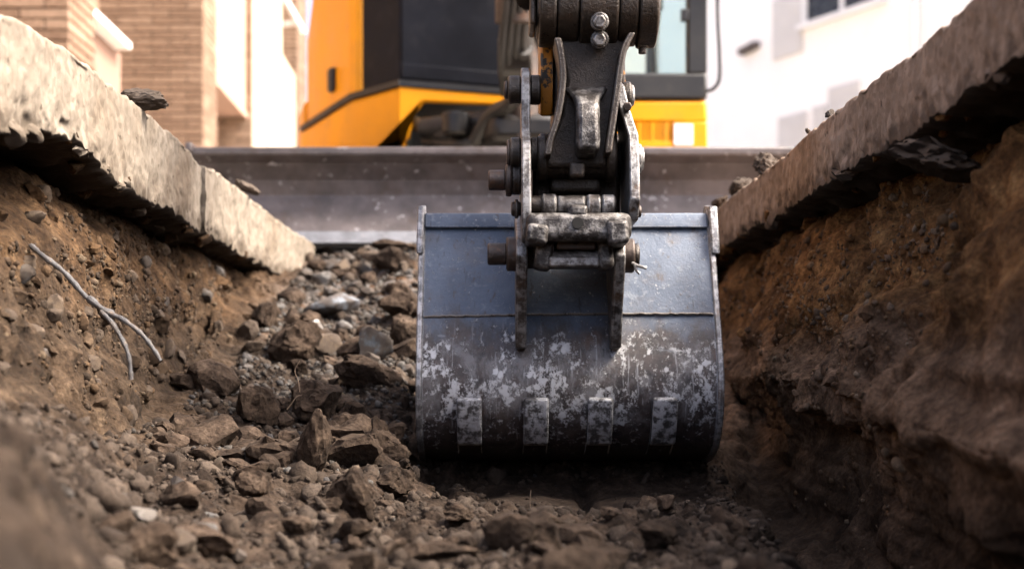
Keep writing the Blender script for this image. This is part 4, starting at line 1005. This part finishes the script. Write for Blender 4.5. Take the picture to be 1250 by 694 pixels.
# stones set into the trench walls: parts of the trench
cnt = 0; tries = 0
while cnt < 230 and tries < 5000:
    tries += 1
    left = random.random() < .66
    y = random.uniform(1.5, 4.9); z = CAMZ+random.uniform(-.05, .36)
    h = bvh.ray_cast(Vector((-.05 if left else .2, y, z)), Vector((-1 if left else 1, 0, 0)))
    if left and random.random() < .35: continue
    if not h[0] or abs(h[0].x) < .5 or h[1].z > .75 : continue
    if not left and (y < 2.1 or random.random() < .3): continue
    s = random.choice((.007, .009, .011, .013, .016, .02)) * (1.25 if random.random() < .12 else 1)
    k = random.random()+(0 if left else .5); s *= 1 if left else .8; me = VAR[('tan', random.randrange(3)) if k < .40 else ('grey', random.randrange(3)) if k < .44 else ('wall', random.randrange(9))]
    o = bpy.data.objects.new('embedded_stone', me); C.objects.link(o); o.parent = trench
    o.location = h[0]-h[1]*(-s*.15) if False else h[0]; o.scale = (s*random.uniform(.8, 1.3), s*random.uniform(.9, 1.5), s*random.uniform(.7, 1.1)); o.rotation_euler = [random.uniform(0, 6.3) for _ in range(3)]
    cnt += 1

slabs = [o for o in C.objects if o.name.startswith('pavement')]
LM = {('l', k): rock_mesh('clinging_lump', 800+k*3, 3, 'conc_l', 12, .12, .10) for k in range(4)}
LM.update({('r', k): rock_mesh('clinging_lump', 820+k*3, 3, 'conc_r', 12, .12, .10) for k in range(4)})
for o_s in slabs:
    vs = np.array([v.co[:] for v in o_s.data.vertices]).reshape(-1, 79, 3); side = 'r' if vs[0, -1, 0] > 0 else 'l'
    rows = [j for j in range(len(vs)) if 1.3 < vs[j, 0, 1] < 4.95]
    for j in random.sample(rows, min(len(rows), 46 if len(rows) > 300 else 22)):
        e = vs[j, random.choice((31, 33, 34, 35, 36, 37))]; s = random.choice((.008, .010, .013, .017, .023))
        earth = random.random() < .45
        o = bpy.data.objects.new('clinging_lump', VAR['wall', random.randrange(9)] if earth else LM[side, random.randrange(4)]); C.objects.link(o); o.parent = o_s
        o.location = (e[0]+(.012 if side == 'r' else -.012), e[1], e[2]-s*random.uniform(-.1, .45)); o.scale = (s, s*random.uniform(1, 2.2), s*random.uniform(.6, 1.0))
        o.rotation_euler = (random.uniform(-.4, .4), random.uniform(-.4, .4), random.uniform(-.3, .3))

# fine crumbs and gravel
t = NT('gravel_mix'); a = t.n.new('ShaderNodeVertexColor'); a.layer_name = 'Col'; p = t.pos()
n = t.noise(p, 140, 4, .7)
M['gravel'] = t.out(t.mix(1.0, a.outputs[0], t.ramp(n, [(.3, (.6, .6, .6)), (.7, (1.3, 1.3, 1.3))]), 'MULTIPLY'), .92, normal=t.bump(n, .004, .8), spec=.2)
bm = bm_new(); bmesh.ops.create_icosphere(bm, subdivisions=1, radius=1); ico = np.array([v.co[:] for v in bm.verts]); icof = np.array([[v.index for v in f.verts] for f in bm.faces]); bm.free()
bm = bm_new(); bmesh.ops.create_icosphere(bm, subdivisions=2, radius=1); ico2 = np.array([v.co[:] for v in bm.verts]); icof2 = np.array([[v.index for v in f.verts] for f in bm.faces]); bm.free()
def randrot(n):
    q = RNG.normal(size=(n, 4)); q /= np.linalg.norm(q, axis=1, keepdims=True); w, x, y, z = q.T
    return np.stack([np.stack([1-2*(y*y+z*z), 2*(x*y-z*w), 2*(x*z+y*w)], -1), np.stack([2*(x*y+z*w), 1-2*(x*x+z*z), 2*(y*z-x*w)], -1), np.stack([2*(x*z-y*w), 2*(y*z+x*w), 1-2*(x*x+y*y)], -1)], 1)
def crumbs(name, pts, sizes, cols, label, cat=None, ico=ico, icof=icof, jt=.28):
    nv = len(ico)
    n = len(pts); Rm = randrot(n); sc = sizes[:, None]*RNG.uniform(.42, 1.35, (n, 3))
    jit = ico[None]*(1+RNG.uniform(-jt, jt, (n, nv, 1)))
    v = np.einsum('nij,nkj->nki', Rm, jit*sc[:, None, :])+pts[:, None, :]
    f = (icof[None]+(np.arange(n)*nv)[:, None, None]).reshape(-1, 3)
    col = np.concatenate([np.repeat(cols, nv, 0), np.ones((n*nv, 1))], 1)
    o = npmesh(name, v.reshape(-1, 3), f, 'gravel', None, smooth=False, col=col); return tag(o, label, cat, kind='stuff')
soilc = .60*np.array([[.04, .028, .02], [.055, .039, .028], [.075, .055, .041], [.10, .075, .057]])
greyc = .80*np.array([[.055, .048, .042], [.075, .066, .058], [.115, .108, .10], [.065, .06, .058], [.08, .062, .046]])
flatV = V2[1:-1:1].reshape(-1, 3); fl = np.clip((gnormals(V2)[1:-1].reshape(-1, 3)[:, 2]-.25), 0, 1)
dens = fl*np.where((flatV[:, 1] > 1.3) & (flatV[:, 1] < 5.1), 1, 0)*(1-.97*bucketzone[1:-1].reshape(-1))*((flatV[:, 0] < .50) & (flatV[:, 0] > -.62))
den_g = np.clip((flatV[:, 1]-2.2)/1.5, .03, 1)*np.clip((-.1-flatV[:, 0])/.15, 0.04, 1)
pd = dens/dens.sum(); ii = RNG.choice(len(flatV), 26000, p=pd); pts = flatV[ii]+RNG.normal(size=(26000, 3))*.002
sz = RNG.lognormal(math.log(.0032), .5, 26000).clip(.0015, .011)
crumbs('soil_crumbs', pts, sz, soilc[RNG.integers(0, 4, 26000)]*RNG.uniform(.8, 1.15, (26000, 1)), 'loose brown soil crumbs over the trench floor', 'soil')
pd = dens*den_g; pd /= pd.sum(); n = 5200; ii = RNG.choice(len(flatV), n, p=pd); pts = flatV[ii]+np.array([0, 0, .002])
sz = RNG.lognormal(math.log(.0056), .42, n).clip(.003, .015)
crumbs('gravel', pts, sz, greyc[RNG.integers(0, 5, n)]*RNG.uniform(.7, 1.1, (n, 1)), 'grey gravel spilled down the rubble ramp and wall foot', 'gravel')
pd = dens/dens.sum(); n = 4200; ii = RNG.choice(len(flatV), n, p=pd); sz = RNG.lognormal(math.log(.0074), .5, n).clip(.004, .021)
crumbs('loose_soil', flatV[ii], sz, soilc[RNG.integers(0, 4, n)]*RNG.uniform(.85, 1.1, (n, 1)), 'loose brown soil lumps covering the trench floor', 'soil', ico2, icof2, .30)
wm = (1-np.clip(gnormals(V2)[1:-1].reshape(-1, 3)[:, 2]*1.6, 0, 1))*((flatV[:, 1] > 1.4) & (flatV[:, 1] < 5.0) & (np.abs(flatV[:, 0]) > .45))*np.where(flatV[:, 0] < 0, .7, .45*(flatV[:, 1] > 2.1))*np.clip((flatV[:, 2]-CAMZ+.1)/.3, .1, 1)
wm = wm/wm.sum(); n = 6500; ii = RNG.choice(len(flatV), n, p=wm); sz = RNG.lognormal(math.log(.0036), .5, n).clip(.0015, .011)
wallc = .58*np.array([[.14, .085, .045], [.11, .07, .042], [.075, .052, .035], [.18, .13, .085], [.12, .08, .052]])
crumbs('wall_grit', flatV[ii], sz, wallc[RNG.integers(0, 5, n)]*RNG.uniform(.7, 1.1, (n, 1))*np.where(flatV[ii][:, :1] > 0, 1.9, .85), 'sandy grit and pebbles studding the trench walls', 'grit')

# pieces on the pavement edges
def chunk(px, py, w, h, d, mat, lab, seed, rot=(0, 0, 0), dep=1.0, name='asphalt_chunk', cat='rubble', xoff=0):
    me = rock_mesh(name, seed, 4, mat, 12, .22, .2); hw, hh = w/2/FPX*d, h/2/FPX*d
    return place(name, me, (PX(px, d)+xoff, d, PZ(py, d)), (hw, (hw+hh)/2*dep, hh), rot, lab, cat)
chunk(172, 122, 70, 30, 2.80, 'asphalt_chunk', 'dark crumbly asphalt piece lying over the pale pavement edge', 901, (0, -.05, .3), .8, xoff=0)
chunk(300, 229, 40, 14, 4.0, 'asphalt_chunk', 'thin dark crust along the cracked pavement end', 907, (0, .5, .2), .8)
chunk(934, 200, 40, 32, 3.40, 'asphalt_chunk', 'dark lump of earth on the stained pavement edge by the blade', 911, (0, -.4, .2), .9, 'earth_lump')
chunk(903, 227, 34, 24, 3.80, 'asphalt_chunk', 'smaller dark lump lower along the stained pavement edge', 917, (0, -.5, .3), .9, 'earth_lump')
chunk(880, 247, 26, 18, 4.05, 'clod', 'small brown lump beside the bucket top corner', 919, (0, -.5, .3), .9, 'earth_lump')
chunk(1013, 139, 14, 11, 2.72, 'stone_grey', 'single pebble on the stained pavement edge', 923, (0, -.3, .3), .9, 'pebble', 'stone')
chunk(986, 160, 8, 8, 2.90, 'stone_tan', 'tiny tan pebble on the stained pavement edge', 929, (0, -.3, .3), .9, 'pebble', 'stone')
chunk(1120, 193, 150, 46, 2.10, 'conc_r', 'slab like lump of concrete hanging under the stained pavement', 931, (0, .18, .05), .9, 'concrete_lump', 'rubble', .03)

# cable sticking out of the gravelly wall
cb_ = mk('cable', tube([PP(38, 300, 2.30), PP(52, 312, 2.26), PP(78, 332, 2.26), PP(103, 360, 2.26), PP(122, 376, 2.26)], lambda f: .0044+.0006*math.sin(f*23)+.0005*math.sin(f*61), 10), 'cable')
tag(cb_, 'grey forked cable sticking out of the gravelly trench wall', 'cable')
mk('splice', tube([PP(108, 364, 2.26), PP(116, 370, 2.255), PP(128, 379, 2.25), PP(138, 384, 2.25)], lambda f: .0055+.0014*math.sin(f*9), 10), 'cable', cb_)
mk('branch', tube([PP(130, 381, 2.25), PP(150, 390, 2.235), PP(172, 407, 2.225), PP(186, 424, 2.22), PP(196, 440, 2.22)], lambda f: .0044-.001*f+.0006*math.sin(f*31)+.0004*math.sin(f*70), 10), 'cable', cb_)
mk('branch', tube([PP(124, 380, 2.25), PP(138, 396, 2.235), PP(152, 420, 2.225), PP(158, 440, 2.22), PP(160, 463, 2.22)], lambda f: .0043-.001*f+.0006*math.sin(f*27+1)+.0004*math.sin(f*77), 10), 'cable', cb_)
# thin roots
def rootlet(pp, d, r, lab):
    o = mk('root', tube([PP(a, b, d) for a, b in pp], r, 6), 'root'); tag(o, lab, 'root')
rootlet([(366, 478), (364, 464), (360, 452), (366, 440)], 2.42, .0006, 'thin dry root hair curling up behind the upright clod')
rootlet([(425, 690), (426, 670), (424, 650), (426, 646)], 1.95, .0013, 'pale straw stalk standing in the loose dirt heap')
rootlet([(648, 625), (647, 612), (648, 598)], 2.35, .0008, 'fine straw standing on the ridge before the bucket')
rootlet([(350, 500), (356, 492), (362, 484), (368, 482)], 2.40, .0007, 'pale rootlet lying beside the upright clod')
